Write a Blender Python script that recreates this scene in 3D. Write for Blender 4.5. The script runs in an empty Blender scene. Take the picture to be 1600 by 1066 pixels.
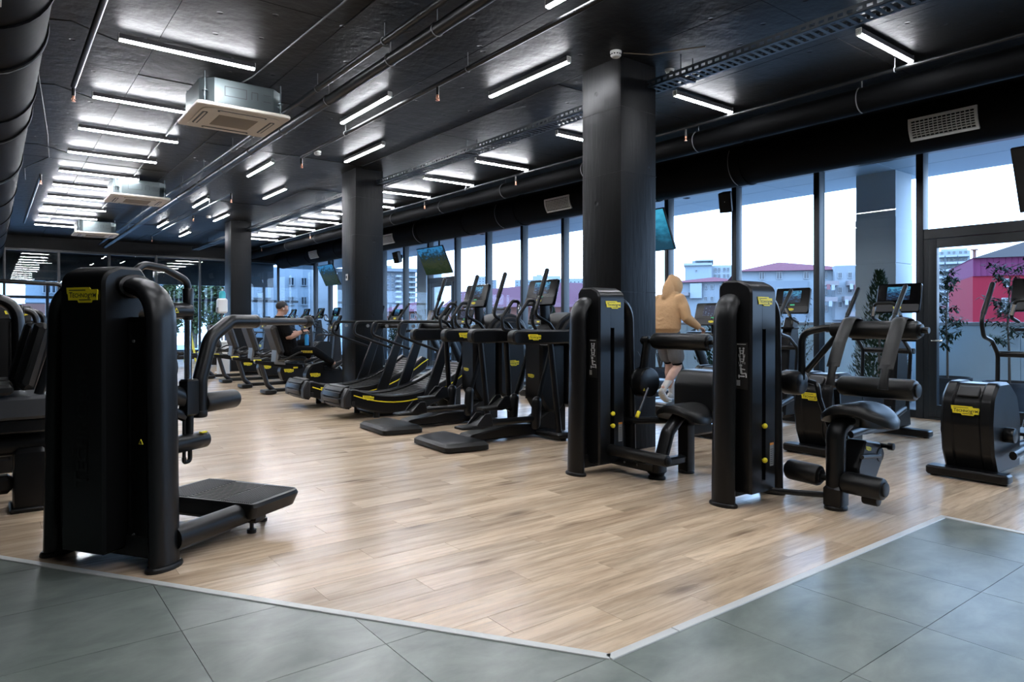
import bpy, math, random
from mathutils import Vector, Matrix
random.seed(7)
SC = bpy.context.scene
COL = SC.collection
PI = math.pi
R = math.radians

# ---------------------------------------------------------------- camera, sky, exposure
cam_d = bpy.data.cameras.new('camera')
cam_d.sensor_width = 36.0
cam_d.lens = 24.0
cam_d.shift_y = -0.01875
cam_d.clip_end = 600
cam = bpy.data.objects.new('camera', cam_d)
COL.objects.link(cam)
cam.location = (0, 0, 1.26)
cam.rotation_euler = (R(90), 0, R(-37.4))
SC.camera = cam

world = bpy.data.worlds.new('overcast_sky')
SC.world = world
world.use_nodes = True
wn = world.node_tree.nodes
wl = world.node_tree.links
wn.clear()
w_out = wn.new('ShaderNodeOutputWorld')
w_bg = wn.new('ShaderNodeBackground')
w_tc = wn.new('ShaderNodeTexCoord')
w_sep = wn.new('ShaderNodeSeparateXYZ')
w_ramp = wn.new('ShaderNodeValToRGB')
wl.new(w_tc.outputs['Generated'], w_sep.inputs[0])
wl.new(w_sep.outputs['Z'], w_ramp.inputs[0])
wl.new(w_ramp.outputs[0], w_bg.inputs[0])
wl.new(w_bg.outputs[0], w_out.inputs[0])
el = w_ramp.color_ramp.elements
el[0].position = 0.0
el[0].color = (0.74, 1.04, 1.50, 1)
el[1].position = 0.75
el[1].color = (1.0, 1.75, 3.0, 1)
e = el.new(0.24)
e.color = (0.78, 1.14, 1.70, 1)
e = el.new(0.42)
e.color = (0.88, 1.40, 2.25, 1)
w_bg.inputs[1].default_value = 4.0
SKY = w_bg

vs = SC.view_settings
vs.view_transform = 'Standard'
vs.look = 'None'
vs.gamma = 1.0
vs.use_curve_mapping = False
vs.exposure = 0.28
TUBE_W = 120.0
SC.cycles.use_denoising = True
SC.cycles.max_bounces = 8
SC.cycles.diffuse_bounces = 4
SC.cycles.transparent_max_bounces = 16
SC.cycles.caustics_reflective = False
SC.cycles.caustics_refractive = False
SC.cycles.sample_clamp_indirect = 4.0

# ---------------------------------------------------------------- materials
MATS = {}


def mat(name, base=(0.5, 0.5, 0.5), rough=0.5, metal=0.0, emit=None, es=1.0, bump=None, var=None, spec=0.5):
    """bump = (scale, strength); var = (scale, darker colour)"""
    if name in MATS:
        return MATS[name]
    m = bpy.data.materials.new(name)
    m.use_nodes = True
    nt = m.node_tree
    b = nt.nodes['Principled BSDF']
    b.inputs['Base Color'].default_value = (*base, 1)
    b.inputs['Roughness'].default_value = rough
    b.inputs['Metallic'].default_value = metal
    b.inputs['Specular IOR Level'].default_value = spec
    if emit:
        b.inputs['Emission Color'].default_value = (*emit, 1)
        b.inputs['Emission Strength'].default_value = es
    if bump or var:
        tc = nt.nodes.new('ShaderNodeTexCoord')
    if var:
        n = nt.nodes.new('ShaderNodeTexNoise')
        n.inputs['Scale'].default_value = var[0]
        n.inputs['Detail'].default_value = 4
        nt.links.new(tc.outputs['Object'], n.inputs['Vector'])
        mx = nt.nodes.new('ShaderNodeMix')
        mx.data_type = 'RGBA'
        mx.inputs['A'].default_value = (*base, 1)
        mx.inputs['B'].default_value = (*var[1], 1)
        nt.links.new(n.outputs[0], mx.inputs['Factor'])
        nt.links.new(mx.outputs['Result'], b.inputs['Base Color'])
    if bump:
        n2 = nt.nodes.new('ShaderNodeTexNoise')
        n2.inputs['Scale'].default_value = bump[0]
        n2.inputs['Detail'].default_value = 3
        nt.links.new(tc.outputs['Object'], n2.inputs['Vector'])
        bp = nt.nodes.new('ShaderNodeBump')
        bp.inputs['Strength'].default_value = bump[1]
        bp.inputs['Distance'].default_value = 0.01
        nt.links.new(n2.outputs[0], bp.inputs['Height'])
        nt.links.new(bp.outputs[0], b.inputs['Normal'])
    MATS[name] = m
    return m


def math_n(nt, op, a, b=None):
    n = nt.nodes.new('ShaderNodeMath')
    n.operation = op
    for i, v in enumerate((a, b)):
        if v is None:
            continue
        if isinstance(v, (int, float)):
            n.inputs[i].default_value = v
        else:
            nt.links.new(v, n.inputs[i])
    return n.outputs[0]


def glass_mat(name, tint=(1, 1, 1), refl=1.0):
    m = bpy.data.materials.new(name)
    m.use_nodes = True
    nt = m.node_tree
    nt.nodes.clear()
    o = nt.nodes.new('ShaderNodeOutputMaterial')
    mx = nt.nodes.new('ShaderNodeMixShader')
    t = nt.nodes.new('ShaderNodeBsdfTransparent')
    t.inputs[0].default_value = (*tint, 1)
    g = nt.nodes.new('ShaderNodeBsdfGlossy')
    g.inputs['Roughness'].default_value = 0.01
    f = nt.nodes.new('ShaderNodeFresnel')
    f.inputs[0].default_value = 1.45
    gb = nt.nodes.new('ShaderNodeNewGeometry')
    front = math_n(nt, 'SUBTRACT', 1.0, gb.outputs['Backfacing'])
    fac = math_n(nt, 'MULTIPLY', math_n(nt, 'MULTIPLY', f.outputs[0], refl), front)
    nt.links.new(fac, mx.inputs[0])
    nt.links.new(t.outputs[0], mx.inputs[1])
    nt.links.new(g.outputs[0], mx.inputs[2])
    nt.links.new(mx.outputs[0], o.inputs[0])
    MATS[name] = m
    return m


def wood_mat():
    m = bpy.data.materials.new('oak_laminate')
    m.use_nodes = True
    nt = m.node_tree
    L = nt.links
    b = nt.nodes['Principled BSDF']
    geo = nt.nodes.new('ShaderNodeNewGeometry')
    sp = nt.nodes.new('ShaderNodeSeparateXYZ')
    L.new(geo.outputs['Position'], sp.inputs[0])
    row = math_n(nt, 'FLOOR', math_n(nt, 'DIVIDE', math_n(nt, 'SUBTRACT', sp.outputs[1], 1.81), 0.19))
    idx = math_n(nt, 'FLOOR', math_n(nt, 'DIVIDE', math_n(nt, 'ADD', sp.outputs[0], math_n(nt, 'MULTIPLY', row, 0.437)), 1.28))
    cb = nt.nodes.new('ShaderNodeCombineXYZ')
    L.new(row, cb.inputs[0])
    L.new(idx, cb.inputs[1])
    wnz = nt.nodes.new('ShaderNodeTexWhiteNoise')
    L.new(cb.outputs[0], wnz.inputs['Vector'])
    off = nt.nodes.new('ShaderNodeVectorMath')
    off.operation = 'SCALE'
    off.inputs['Scale'].default_value = 37.0
    L.new(wnz.outputs['Color'], off.inputs[0])
    sc = nt.nodes.new('ShaderNodeVectorMath')
    sc.operation = 'MULTIPLY'
    sc.inputs[1].default_value = (0.42, 4.6, 1.0)
    L.new(geo.outputs['Position'], sc.inputs[0])
    ad = nt.nodes.new('ShaderNodeVectorMath')
    L.new(sc.outputs[0], ad.inputs[0])
    L.new(off.outputs[0], ad.inputs[1])
    n1 = nt.nodes.new('ShaderNodeTexNoise')
    n1.inputs['Scale'].default_value = 2.0
    n1.inputs['Detail'].default_value = 6
    n1.inputs['Roughness'].default_value = 0.62
    n1.inputs['Distortion'].default_value = 0.6
    L.new(ad.outputs[0], n1.inputs['Vector'])
    r1 = nt.nodes.new('ShaderNodeValToRGB')
    r1.color_ramp.elements[0].position = 0.25
    r1.color_ramp.elements[0].color = (0.37, 0.26, 0.17, 1)
    r1.color_ramp.elements[1].position = 0.62
    r1.color_ramp.elements[1].color = (0.67, 0.515, 0.36, 1)
    e = r1.color_ramp.elements.new(0.46)
    e.color = (0.565, 0.42, 0.285, 1)
    L.new(n1.outputs[0], r1.inputs[0])
    # fine mineral streaks
    sc3 = nt.nodes.new('ShaderNodeVectorMath')
    sc3.operation = 'MULTIPLY'
    sc3.inputs[1].default_value = (1.1, 15.0, 1.0)
    L.new(geo.outputs['Position'], sc3.inputs[0])
    ad3 = nt.nodes.new('ShaderNodeVectorMath')
    L.new(sc3.outputs[0], ad3.inputs[0])
    L.new(off.outputs[0], ad3.inputs[1])
    n3 = nt.nodes.new('ShaderNodeTexNoise')
    n3.inputs['Scale'].default_value = 2.2
    n3.inputs['Detail'].default_value = 7
    n3.inputs['Roughness'].default_value = 0.7
    n3.inputs['Distortion'].default_value = 0.5
    L.new(ad3.outputs[0], n3.inputs['Vector'])
    r3 = nt.nodes.new('ShaderNodeMapRange')
    r3.inputs['From Min'].default_value = 0.30
    r3.inputs['From Max'].default_value = 0.56
    r3.inputs['To Min'].default_value = 0.68
    r3.inputs['To Max'].default_value = 1.06
    L.new(n3.outputs[0], r3.inputs['Value'])
    stk = nt.nodes.new('ShaderNodeVectorMath')
    stk.operation = 'SCALE'
    L.new(r1.outputs[0], stk.inputs[0])
    L.new(r3.outputs[0], stk.inputs['Scale'])
    # knots
    sc2 = nt.nodes.new('ShaderNodeVectorMath')
    sc2.operation = 'MULTIPLY'
    sc2.inputs[1].default_value = (1.0, 3.2, 1.0)
    L.new(geo.outputs['Position'], sc2.inputs[0])
    ad2 = nt.nodes.new('ShaderNodeVectorMath')
    L.new(sc2.outputs[0], ad2.inputs[0])
    L.new(off.outputs[0], ad2.inputs[1])
    vo = nt.nodes.new('ShaderNodeTexVoronoi')
    vo.inputs['Scale'].default_value = 1.15
    L.new(ad2.outputs[0], vo.inputs['Vector'])
    kr = nt.nodes.new('ShaderNodeMapRange')
    kr.inputs['From Min'].default_value = 0.04
    kr.inputs['From Max'].default_value = 0.20
    kr.inputs['To Min'].default_value = 0.75
    kr.inputs['To Max'].default_value = 0.0
    L.new(vo.outputs['Distance'], kr.inputs['Value'])
    kn = math_n(nt, 'MULTIPLY', kr.outputs[0], math_n(nt, 'GREATER_THAN', n1.outputs[0], 0.42))
    mxk = nt.nodes.new('ShaderNodeMix')
    mxk.data_type = 'RGBA'
    mxk.inputs['B'].default_value = (0.16, 0.10, 0.062, 1)
    L.new(kn, mxk.inputs['Factor'])
    L.new(stk.outputs[0], mxk.inputs['A'])
    # per-plank tone
    hs = nt.nodes.new('ShaderNodeHueSaturation')
    L.new(mxk.outputs['Result'], hs.inputs['Color'])
    tone = nt.nodes.new('ShaderNodeMapRange')
    tone.inputs['To Min'].default_value = 0.84
    tone.inputs['To Max'].default_value = 1.14
    L.new(wnz.outputs['Value'], tone.inputs['Value'])
    L.new(tone.outputs[0], hs.inputs['Value'])
    L.new(hs.outputs[0], b.inputs['Base Color'])
    rr_ = nt.nodes.new('ShaderNodeMapRange')
    b.inputs['Specular IOR Level'].default_value = 0.8
    rr_.inputs['To Min'].default_value = 0.20
    rr_.inputs['To Max'].default_value = 0.30
    L.new(n1.outputs[0], rr_.inputs['Value'])
    L.new(rr_.outputs[0], b.inputs['Roughness'])
    bp = nt.nodes.new('ShaderNodeBump')
    bp.inputs['Strength'].default_value = 0.12
    bp.inputs['Distance'].default_value = 0.004
    L.new(n1.outputs[0], bp.inputs['Height'])
    L.new(bp.outputs[0], b.inputs['Normal'])
    MATS['oak_laminate'] = m
    return m


def concrete_mat(name, base, hi, rough, pits=0.6, streak=False):
    """painted concrete: mottled, with pits and, on columns, vertical drips"""
    m = bpy.data.materials.new(name)
    m.use_nodes = True
    nt = m.node_tree
    L = nt.links
    b = nt.nodes['Principled BSDF']
    geo = nt.nodes.new('ShaderNodeNewGeometry')
    n1 = nt.nodes.new('ShaderNodeTexNoise')
    n1.inputs['Scale'].default_value = 1.6
    n1.inputs['Detail'].default_value = 7
    n1.inputs['Roughness'].default_value = 0.65
    L.new(geo.outputs['Position'], n1.inputs['Vector'])
    mx = nt.nodes.new('ShaderNodeMix')
    mx.data_type = 'RGBA'
    mx.inputs['A'].default_value = (*base, 1)
    mx.inputs['B'].default_value = (*hi, 1)
    L.new(n1.outputs[0], mx.inputs['Factor'])
    L.new(mx.outputs['Result'], b.inputs['Base Color'])
    b.inputs['Roughness'].default_value = rough
    b.inputs['Specular IOR Level'].default_value = 0.15
    sc = nt.nodes.new('ShaderNodeVectorMath')
    sc.operation = 'MULTIPLY'
    sc.inputs[1].default_value = (1, 1, 0.12) if streak else (1, 1, 1)
    L.new(geo.outputs['Position'], sc.inputs[0])
    n2 = nt.nodes.new('ShaderNodeTexNoise')
    n2.inputs['Scale'].default_value = 26.0 if streak else 9.0
    n2.inputs['Detail'].default_value = 5
    L.new(sc.outputs[0], n2.inputs['Vector'])
    vo = nt.nodes.new('ShaderNodeTexVoronoi')
    vo.inputs['Scale'].default_value = 3.3
    L.new(geo.outputs['Position'], vo.inputs['Vector'])
    pit = nt.nodes.new('ShaderNodeMapRange')
    pit.inputs['From Min'].default_value = 0.03
    pit.inputs['From Max'].default_value = 0.09
    pit.inputs['To Min'].default_value = -pits
    pit.inputs['To Max'].default_value = 0.0
    L.new(vo.outputs['Distance'], pit.inputs['Value'])
    h = math_n(nt, 'ADD', math_n(nt, 'MULTIPLY', n2.outputs[0], 0.5), pit.outputs[0])
    bp = nt.nodes.new('ShaderNodeBump')
    bp.inputs['Strength'].default_value = 0.22 if streak else 0.5
    bp.inputs['Distance'].default_value = 0.03
    L.new(h, bp.inputs['Height'])
    L.new(bp.outputs[0], b.inputs['Normal'])
    MATS[name] = m
    return m


def tile_mat():
    m = bpy.data.materials.new('stone_tile')
    m.use_nodes = True
    nt = m.node_tree
    L = nt.links
    b = nt.nodes['Principled BSDF']
    geo = nt.nodes.new('ShaderNodeNewGeometry')
    oi = nt.nodes.new('ShaderNodeObjectInfo')
    ad = nt.nodes.new('ShaderNodeVectorMath')
    sc = nt.nodes.new('ShaderNodeVectorMath')
    sc.operation = 'MULTIPLY'
    sc.inputs[1].default_value = (1.0, 1.7, 1)
    L.new(geo.outputs['Position'], sc.inputs[0])
    cb = nt.nodes.new('ShaderNodeCombineXYZ')
    L.new(math_n(nt, 'MULTIPLY', oi.outputs['Random'], 50.0), cb.inputs[2])
    L.new(sc.outputs[0], ad.inputs[0])
    L.new(cb.outputs[0], ad.inputs[1])
    n = nt.nodes.new('ShaderNodeTexNoise')
    n.inputs['Scale'].default_value = 3.4
    n.inputs['Detail'].default_value = 8
    n.inputs['Roughness'].default_value = 0.6
    n.inputs['Distortion'].default_value = 0.4
    L.new(ad.outputs[0], n.inputs['Vector'])
    r = nt.nodes.new('ShaderNodeValToRGB')
    r.color_ramp.elements[0].position = 0.3
    r.color_ramp.elements[0].color = (0.12, 0.145, 0.13, 1)
    r.color_ramp.elements[1].position = 0.72
    r.color_ramp.elements[1].color = (0.26, 0.29, 0.262, 1)
    L.new(n.outputs[0], r.inputs[0])
    L.new(r.outputs[0], b.inputs['Base Color'])
    b.inputs['Roughness'].default_value = 0.30
    b.inputs['Specular IOR Level'].default_value = 0.8
    bp = nt.nodes.new('ShaderNodeBump')
    bp.inputs['Strength'].default_value = 0.08
    bp.inputs['Distance'].default_value = 0.004
    L.new(n.outputs[0], bp.inputs['Height'])
    L.new(bp.outputs[0], b.inputs['Normal'])
    MATS['stone_tile'] = m
    return m


def screen_mat(name, kind):
    """a lit screen: kinds 'icons', 'mountain', 'blue', 'dark' """
    m = bpy.data.materials.new(name)
    m.use_nodes = True
    nt = m.node_tree
    L = nt.links
    b = nt.nodes['Principled BSDF']
    b.inputs['Base Color'].default_value = (0.01, 0.01, 0.012, 1)
    b.inputs['Roughness'].default_value = 0.2
    b.inputs['Specular IOR Level'].default_value = 0.12
    tc = nt.nodes.new('ShaderNodeTexCoord')
    sp = nt.nodes.new('ShaderNodeSeparateXYZ')
    L.new(tc.outputs['Generated'], sp.inputs[0])
    n = nt.nodes.new('ShaderNodeTexNoise')
    n.inputs['Scale'].default_value = 9.0 if kind == 'mountain' else 6.0
    n.inputs['Detail'].default_value = 6
    L.new(tc.outputs['Generated'], n.inputs['Vector'])
    r = nt.nodes.new('ShaderNodeValToRGB')
    el = r.color_ramp.elements
    if kind == 'mountain':
        v = math_n(nt, 'ADD', sp.outputs[2], math_n(nt, 'MULTIPLY', math_n(nt, 'SUBTRACT', n.outputs[0], 0.5), 1.15))
        el[0].position = 0.15
        el[0].color = (0.012, 0.03, 0.008, 1)
        el[1].position = 0.95
        el[1].color = (0.03, 0.24, 0.55, 1)
        for p, c in ((0.38, (0.035, 0.05, 0.02, 1)), (0.62, (0.012, 0.03, 0.03, 1)), (0.74, (0.01, 0.06, 0.12, 1))):
            q = el.new(p)
            q.color = c
    elif kind == 'blue':
        v = math_n(nt, 'ADD', sp.outputs[2], math_n(nt, 'MULTIPLY', math_n(nt, 'SUBTRACT', n.outputs[0], 0.5), 0.9))
        el[0].position = 0.2
        el[0].color = (0.006, 0.05, 0.09, 1)
        el[1].position = 0.9
        el[1].color = (0.05, 0.38, 0.60, 1)
        q = el.new(0.5)
        q.color = (0.015, 0.16, 0.28, 1)
    elif kind == 'icons':
        vo = nt.nodes.new('ShaderNodeTexVoronoi')
        vo.inputs['Scale'].default_value = 6.0
        vo.inputs['Randomness'].default_value = 0.35
        L.new(tc.outputs['Generated'], vo.inputs['Vector'])
        v = vo.outputs['Distance']
        el[0].position = 0.12
        el[0].color = (0.25, 0.45, 0.8, 1)
        el[1].position = 0.24
        el[1].color = (0.008, 0.014, 0.05, 1)
    else:
        v = math_n(nt, 'ADD', math_n(nt, 'MULTIPLY', sp.outputs[2], 0.4), n.outputs[0])
        el[0].position = 0.55
        el[0].color = (0.006, 0.012, 0.03, 1)
        el[1].position = 0.95
        el[1].color = (0.10, 0.45, 0.75, 1)
        q = el.new(0.74)
        q.color = (0.02, 0.10, 0.24, 1)
    L.new(v, r.inputs[0])
    L.new(r.outputs[0], b.inputs['Emission Color'])
    b.inputs['Emission Strength'].default_value = 0.6 if kind in ('dark', 'icons', 'mountain') else 0.9
    MATS[name] = m
    return m


# ---------------------------------------------------------------- mesh building
def fil(pts, rad, n=5, closed=True):
    """round the corners of a 2-D or 3-D polyline"""
    out = []
    N = len(pts)
    dim = len(pts[0])
    P = [Vector(p) if dim == 3 else Vector((p[0], p[1], 0)) for p in pts]
    for i in range(N):
        r = rad[i] if isinstance(rad, (list, tuple)) else rad
        if r <= 0 or (not closed and i in (0, N - 1)):
            out.append(P[i])
            continue
        a, b, c = P[i - 1], P[i], P[(i + 1) % N]
        u = (a - b)
        w = (c - b)
        lu, lw = u.length, w.length
        if lu < 1e-6 or lw < 1e-6:
            out.append(b)
            continue
        u /= lu
        w /= lw
        ang = u.angle(w, PI)
        if ang > PI - 0.02:
            out.append(b)
            continue
        t = min(r / math.tan(ang / 2), lu * 0.49, lw * 0.49)
        p0 = b + u * t
        p1 = b + w * t
        for k in range(n + 1):
            s = k / n
            # quadratic bezier is close enough to an arc
            out.append(p0 * (1 - s) ** 2 + b * 2 * s * (1 - s) + p1 * s * s)
    return [tuple(p) if dim == 3 else (p.x, p.y) for p in out]


def rrect(w, h, r, n=4, cx=0, cy=0):
    return fil([(cx - w / 2, cy - h / 2), (cx + w / 2, cy - h / 2), (cx + w / 2, cy + h / 2), (cx - w / 2, cy + h / 2)], r, n)


class MB:
    def __init__(s):
        s.v = []
        s.f = []

    def add(s, vs, fs, M=None):
        o = len(s.v)
        if M is not None:
            vs = [tuple(M @ Vector(p)) for p in vs]
        s.v += [tuple(p) for p in vs]
        s.f += [tuple(i + o for i in f) for f in fs]
        return s

    def prism(s, out, axis, a, b, bev=0.0, M=None):
        b0, b1 = bev if isinstance(bev, tuple) else (bev, bev)
        bev = max(b0, b1)
        """outline extruded along an axis; outline axes: x->(y,z)  y->(x,z)  z->(x,y)"""
        n = len(out)
        area = sum(out[i][0] * out[(i + 1) % n][1] - out[(i + 1) % n][0] * out[i][1] for i in range(n))
        if area < 0:
            out = out[::-1]
        if bev > 0:
            ins = []
            for i in range(n):
                p, q, r = Vector(out[i - 1]), Vector(out[i]), Vector(out[(i + 1) % n])
                d1 = (q - p)
                d2 = (r - q)
                if d1.length < 1e-9:
                    d1 = d2
                if d2.length < 1e-9:
                    d2 = d1
                d1 = d1.normalized()
                d2 = d2.normalized()
                nn = Vector((-(d1.y + d2.y), d1.x + d2.x))
                if nn.length < 1e-6:
                    nn = Vector((-d1.y, d1.x))
                nn.normalize()
                ins.append((q.x + nn.x * bev, q.y + nn.y * bev))
            lay = ([(ins, a), (out, a + b0)] if b0 else [(out, a)]) + ([(out, b - b1), (ins, b)] if b1 else [(out, b)])
        else:
            lay = [(out, a), (out, b)]
        vs = []
        for ol, t in lay:
            for p in ol:
                vs.append((t, p[0], p[1]) if axis == 'x' else (p[0], t, p[1]) if axis == 'y' else (p[0], p[1], t))
        fs = []
        for k in range(len(lay) - 1):
            for i in range(n):
                j = (i + 1) % n
                q = (k * n + i, k * n + j, (k + 1) * n + j, (k + 1) * n + i)
                fs.append(q if axis != 'y' else q[::-1])
        c0 = tuple(range(n))
        c1 = tuple(range((len(lay) - 1) * n, len(lay) * n))
        fs += [c0[::-1], c1] if axis != 'y' else [c0, c1[::-1]]
        return s.add(vs, fs, M)

    def box(s, lo, hi, bev=0.0, M=None):
        x0, y0, z0 = lo
        x1, y1, z1 = hi
        bev = min(bev, (x1 - x0) * 0.3, (y1 - y0) * 0.3, (z1 - z0) * 0.3)
        if bev > 0:
            o = fil([(x0, y0), (x1, y0), (x1, y1), (x0, y1)], bev, 2)
        else:
            o = [(x0, y0), (x1, y0), (x1, y1), (x0, y1)]
        return s.prism(o, 'z', z0, z1, bev, M)

    def sweep(s, path, rad, seg=10, up=None, cap=True, M=None, round_end=False):
        """elliptical section along a path; rad = number, (ra, rb) or one per point; ra is sideways, rb along up"""
        P = [Vector(p) for p in path]
        n = len(P)
        rl = list(rad) if isinstance(rad, list) else [rad] * n
        rl = [(r, r) if isinstance(r, (int, float)) else r for r in rl]
        if round_end:
            t0 = (P[0] - P[1]).normalized()
            t1 = (P[-1] - P[-2]).normalized()
            a, b = rl[0], rl[-1]
            pre = [(P[0] + t0 * a[1] * k, (a[0] * q, a[1] * q)) for k, q in ((0.95, 0.25), (0.75, 0.66), (0.4, 0.92))]
            post = [(P[-1] + t1 * b[1] * k, (b[0] * q, b[1] * q)) for k, q in ((0.4, 0.92), (0.75, 0.66), (0.95, 0.25))]
            P = [p for p, _ in pre] + P + [p for p, _ in post]
            rl = [q for _, q in pre] + rl + [q for _, q in post]
            n = len(P)
        T = []
        for i in range(n):
            t = (P[min(i + 1, n - 1)] - P[max(i - 1, 0)])
            T.append(t.normalized() if t.length > 1e-9 else Vector((0, 0, 1)))
        if up is None:
            up = Vector((0, 0, 1)) if abs(T[0].z) < 0.9 else Vector((0, 1, 0))
        u = Vector(up)
        vs = []
        for i in range(n):
            u = u - T[i] * u.dot(T[i])
            if u.length < 1e-6:
                u = T[i].orthogonal()
            u.normalize()
            sd = T[i].cross(u)
            for k in range(seg):
                an = 2 * PI * k / seg
                vs.append(tuple(P[i] + sd * math.cos(an) * rl[i][0] + u * math.sin(an) * rl[i][1]))
        fs = []
        for i in range(n - 1):
            for k in range(seg):
                j = (k + 1) % seg
                fs.append((i * seg + k, i * seg + j, (i + 1) * seg + j, (i + 1) * seg + k))
        if cap:
            fs.append(tuple(range(seg))[::-1])
            fs.append(tuple(range((n - 1) * seg, n * seg)))
        return s.add(vs, fs, M)

    def tube(s, pts, r, fr=0.05, seg=10, n=5, up=None, M=None, round_end=False):
        return s.sweep(fil(pts, fr, n, closed=False), r, seg, up, True, M, round_end)

    def cyl(s, p0, p1, r, seg=18, bev=0.0, r1=None, M=None):
        p0, p1 = Vector(p0), Vector(p1)
        d = (p1 - p0)
        L = d.length
        d.normalize()
        r1 = r if r1 is None else r1
        if bev > 0:
            return s.sweep([p0, p0 + d * bev * 0.3, p0 + d * bev, p1 - d * bev, p1 - d * bev * 0.3, p1], [r - bev, r - bev * 0.3, r, r1, r1 - bev * 0.3, r1 - bev], seg, M=M)
        return s.sweep([p0, p1], [r, r1], seg, M=M)

    def lathe(s, prof, seg=20, M=None):
        """profile [(r, z)] about the z axis"""
        vs = []
        for r, z in prof:
            for k in range(seg):
                a = 2 * PI * k / seg
                vs.append((r * math.cos(a), r * math.sin(a), z))
        fs = []
        for i in range(len(prof) - 1):
            for k in range(seg):
                j = (k + 1) % seg
                fs.append((i * seg + k, i * seg + j, (i + 1) * seg + j, (i + 1) * seg + k))
        fs.append(tuple(range(seg))[::-1])
        fs.append(tuple(range((len(prof) - 1) * seg, len(prof) * seg)))
        return s.add(vs, fs, M)

    def ball(s, c, rx, ry=None, rz=None, seg=14, rings=8, M=None):
        ry = rx if ry is None else ry
        rz = rx if rz is None else rz
        vs = [(c[0], c[1], c[2] - rz)]
        for i in range(1, rings):
            a = -PI / 2 + PI * i / rings
            for k in range(seg):
                t = 2 * PI * k / seg
                vs.append((c[0] + rx * math.cos(a) * math.cos(t), c[1] + ry * math.cos(a) * math.sin(t), c[2] + rz * math.sin(a)))
        vs.append((c[0], c[1], c[2] + rz))
        fs = []
        for k in range(seg):
            fs.append((0, 1 + (k + 1) % seg, 1 + k))
        for i in range(rings - 2):
            for k in range(seg):
                j = (k + 1) % seg
                a, b = 1 + i * seg, 1 + (i + 1) * seg
                fs.append((a + k, a + j, b + j, b + k))
        t = len(vs) - 1
        b = 1 + (rings - 2) * seg
        for k in range(seg):
            fs.append((b + k, b + (k + 1) % seg, t))
        return s.add(vs, fs, M)

    def mesh(s, name, m, smooth=35):
        me = bpy.data.meshes.new(name)
        me.from_pydata(s.v, [], s.f)
        if m is not None:
            me.materials.append(MATS[m] if isinstance(m, str) else m)
        if smooth:
            me.polygons.foreach_set('use_smooth', [True] * len(me.polygons))
            me.set_sharp_from_angle(angle=R(smooth))
        me.update()
        return me

    def build(s, name, m, parent=None, label=None, smooth=35, kind=None):
        o = bpy.data.objects.new(name, s.mesh(name, m, smooth))
        COL.objects.link(o)
        if parent is not None:
            o.parent = parent
        if label:
            o['label'] = label
        if kind:
            o['kind'] = kind
        return o


def tag(o, label=None, cat=None, group=None, kind=None):
    if label:
        o['label'] = label
    if cat:
        o['category'] = cat
    if group:
        o['group'] = group
    if kind:
        o['kind'] = kind
    return o


def thing(name, label, cat, loc=(0, 0, 0), rz=0.0, group=None):
    o = bpy.data.objects.new(name, None)
    o.empty_display_size = 0.1
    COL.objects.link(o)
    o.location = loc
    o.rotation_euler = (0, 0, rz)
    return tag(o, label, cat, group)


KIDS = {}


def copy_tree(o, parent=None, loc=None, rz=None, label=None):
    c = o.copy()
    COL.objects.link(c)
    if parent is not None:
        c.parent = parent
        c.matrix_parent_inverse = o.matrix_parent_inverse
    if loc is not None:
        c.location = loc
    if rz is not None:
        c.rotation_euler = (0, 0, rz)
    if label:
        c['label'] = label
    for ch in list(o.children):
        copy_tree(ch, c)
    return c


ORD = ['first', 'second', 'third', 'fourth', 'fifth', 'sixth', 'seventh', 'eighth', 'ninth', 'tenth', 'eleventh', 'twelfth', 'thirteenth', 'fourteenth', 'fifteenth', 'sixteenth']

# basic materials
mat('black_plastic', (0.0035, 0.0037, 0.0042), 0.42, bump=(180, 0.05), spec=.3)
mat('black_shell', (0.0045, 0.0047, 0.0053), 0.34, spec=.35)
mat('black_metal', (0.004, 0.0044, 0.005), 0.3, spec=0.4)
mat('black_leather', (0.006, 0.006, 0.006), 0.36, bump=(220, 0.12), spec=.4)
mat('black_rubber', (0.006, 0.006, 0.006), 0.42, bump=(120, 0.1), spec=.35)
mat('grey_seat', (0.025, 0.023, 0.022), 0.6, bump=(150, 0.1))
mat('charcoal', (0.014, 0.0145, 0.016), 0.45)
mat('dark_grey', (0.04, 0.042, 0.046), 0.5)
mat('mid_grey', (0.16, 0.165, 0.17), 0.5)
mat('chrome', (0.6, 0.62, 0.64), 0.18, 1.0)
mat('yellow', (0.90, 0.74, 0.025), 0.5)
mat('yellow_dull', (0.6, 0.44, 0.03), 0.5)
mat('print_black', (0.008, 0.008, 0.008), 0.5)
mat('print_white', (0.55, 0.56, 0.56), 0.6)
mat('print_grey', (0.22, 0.23, 0.235), 0.6)
mat('orange', (0.7, 0.25, 0.03), 0.5)
mat('white_plastic', (0.70, 0.69, 0.66), 0.45)
mat('off_white', (0.72, 0.66, 0.58), 0.5)
mat('galvanised', (0.15, 0.18, 0.185), 0.4, 0.8, bump=(14, 0.05), var=(5, (0.115, 0.14, 0.145)))
mat('frame_black', (0.006, 0.010, 0.014), 0.35)
mat('duct_black', (0.0028, 0.003, 0.0034), 0.65, bump=(9, 0.12), spec=.06)
mat('pipe_black', (0.005, 0.0055, 0.006), 0.35, spec=.25)
mat('black_gloss', (0.002, 0.002, 0.0024), 0.16, spec=.10)
mat('belt', (0.016, 0.018, 0.021), 0.30, spec=.6)
mat('cover_grey', (0.009, 0.0095, 0.0105), 0.5, spec=.25)
mat('copper', (0.75, 0.35, 0.22), 0.35, 0.9)
mat('grille_grey', (0.78, 0.78, 0.78), 0.5)
mat('tube_housing', (0.05, 0.05, 0.055), 0.5)
mat('tube_light', (0.8, 0.8, 0.85), 0.4, emit=(0.93, 0.95, 1.0), es=TUBE_W)
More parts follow.
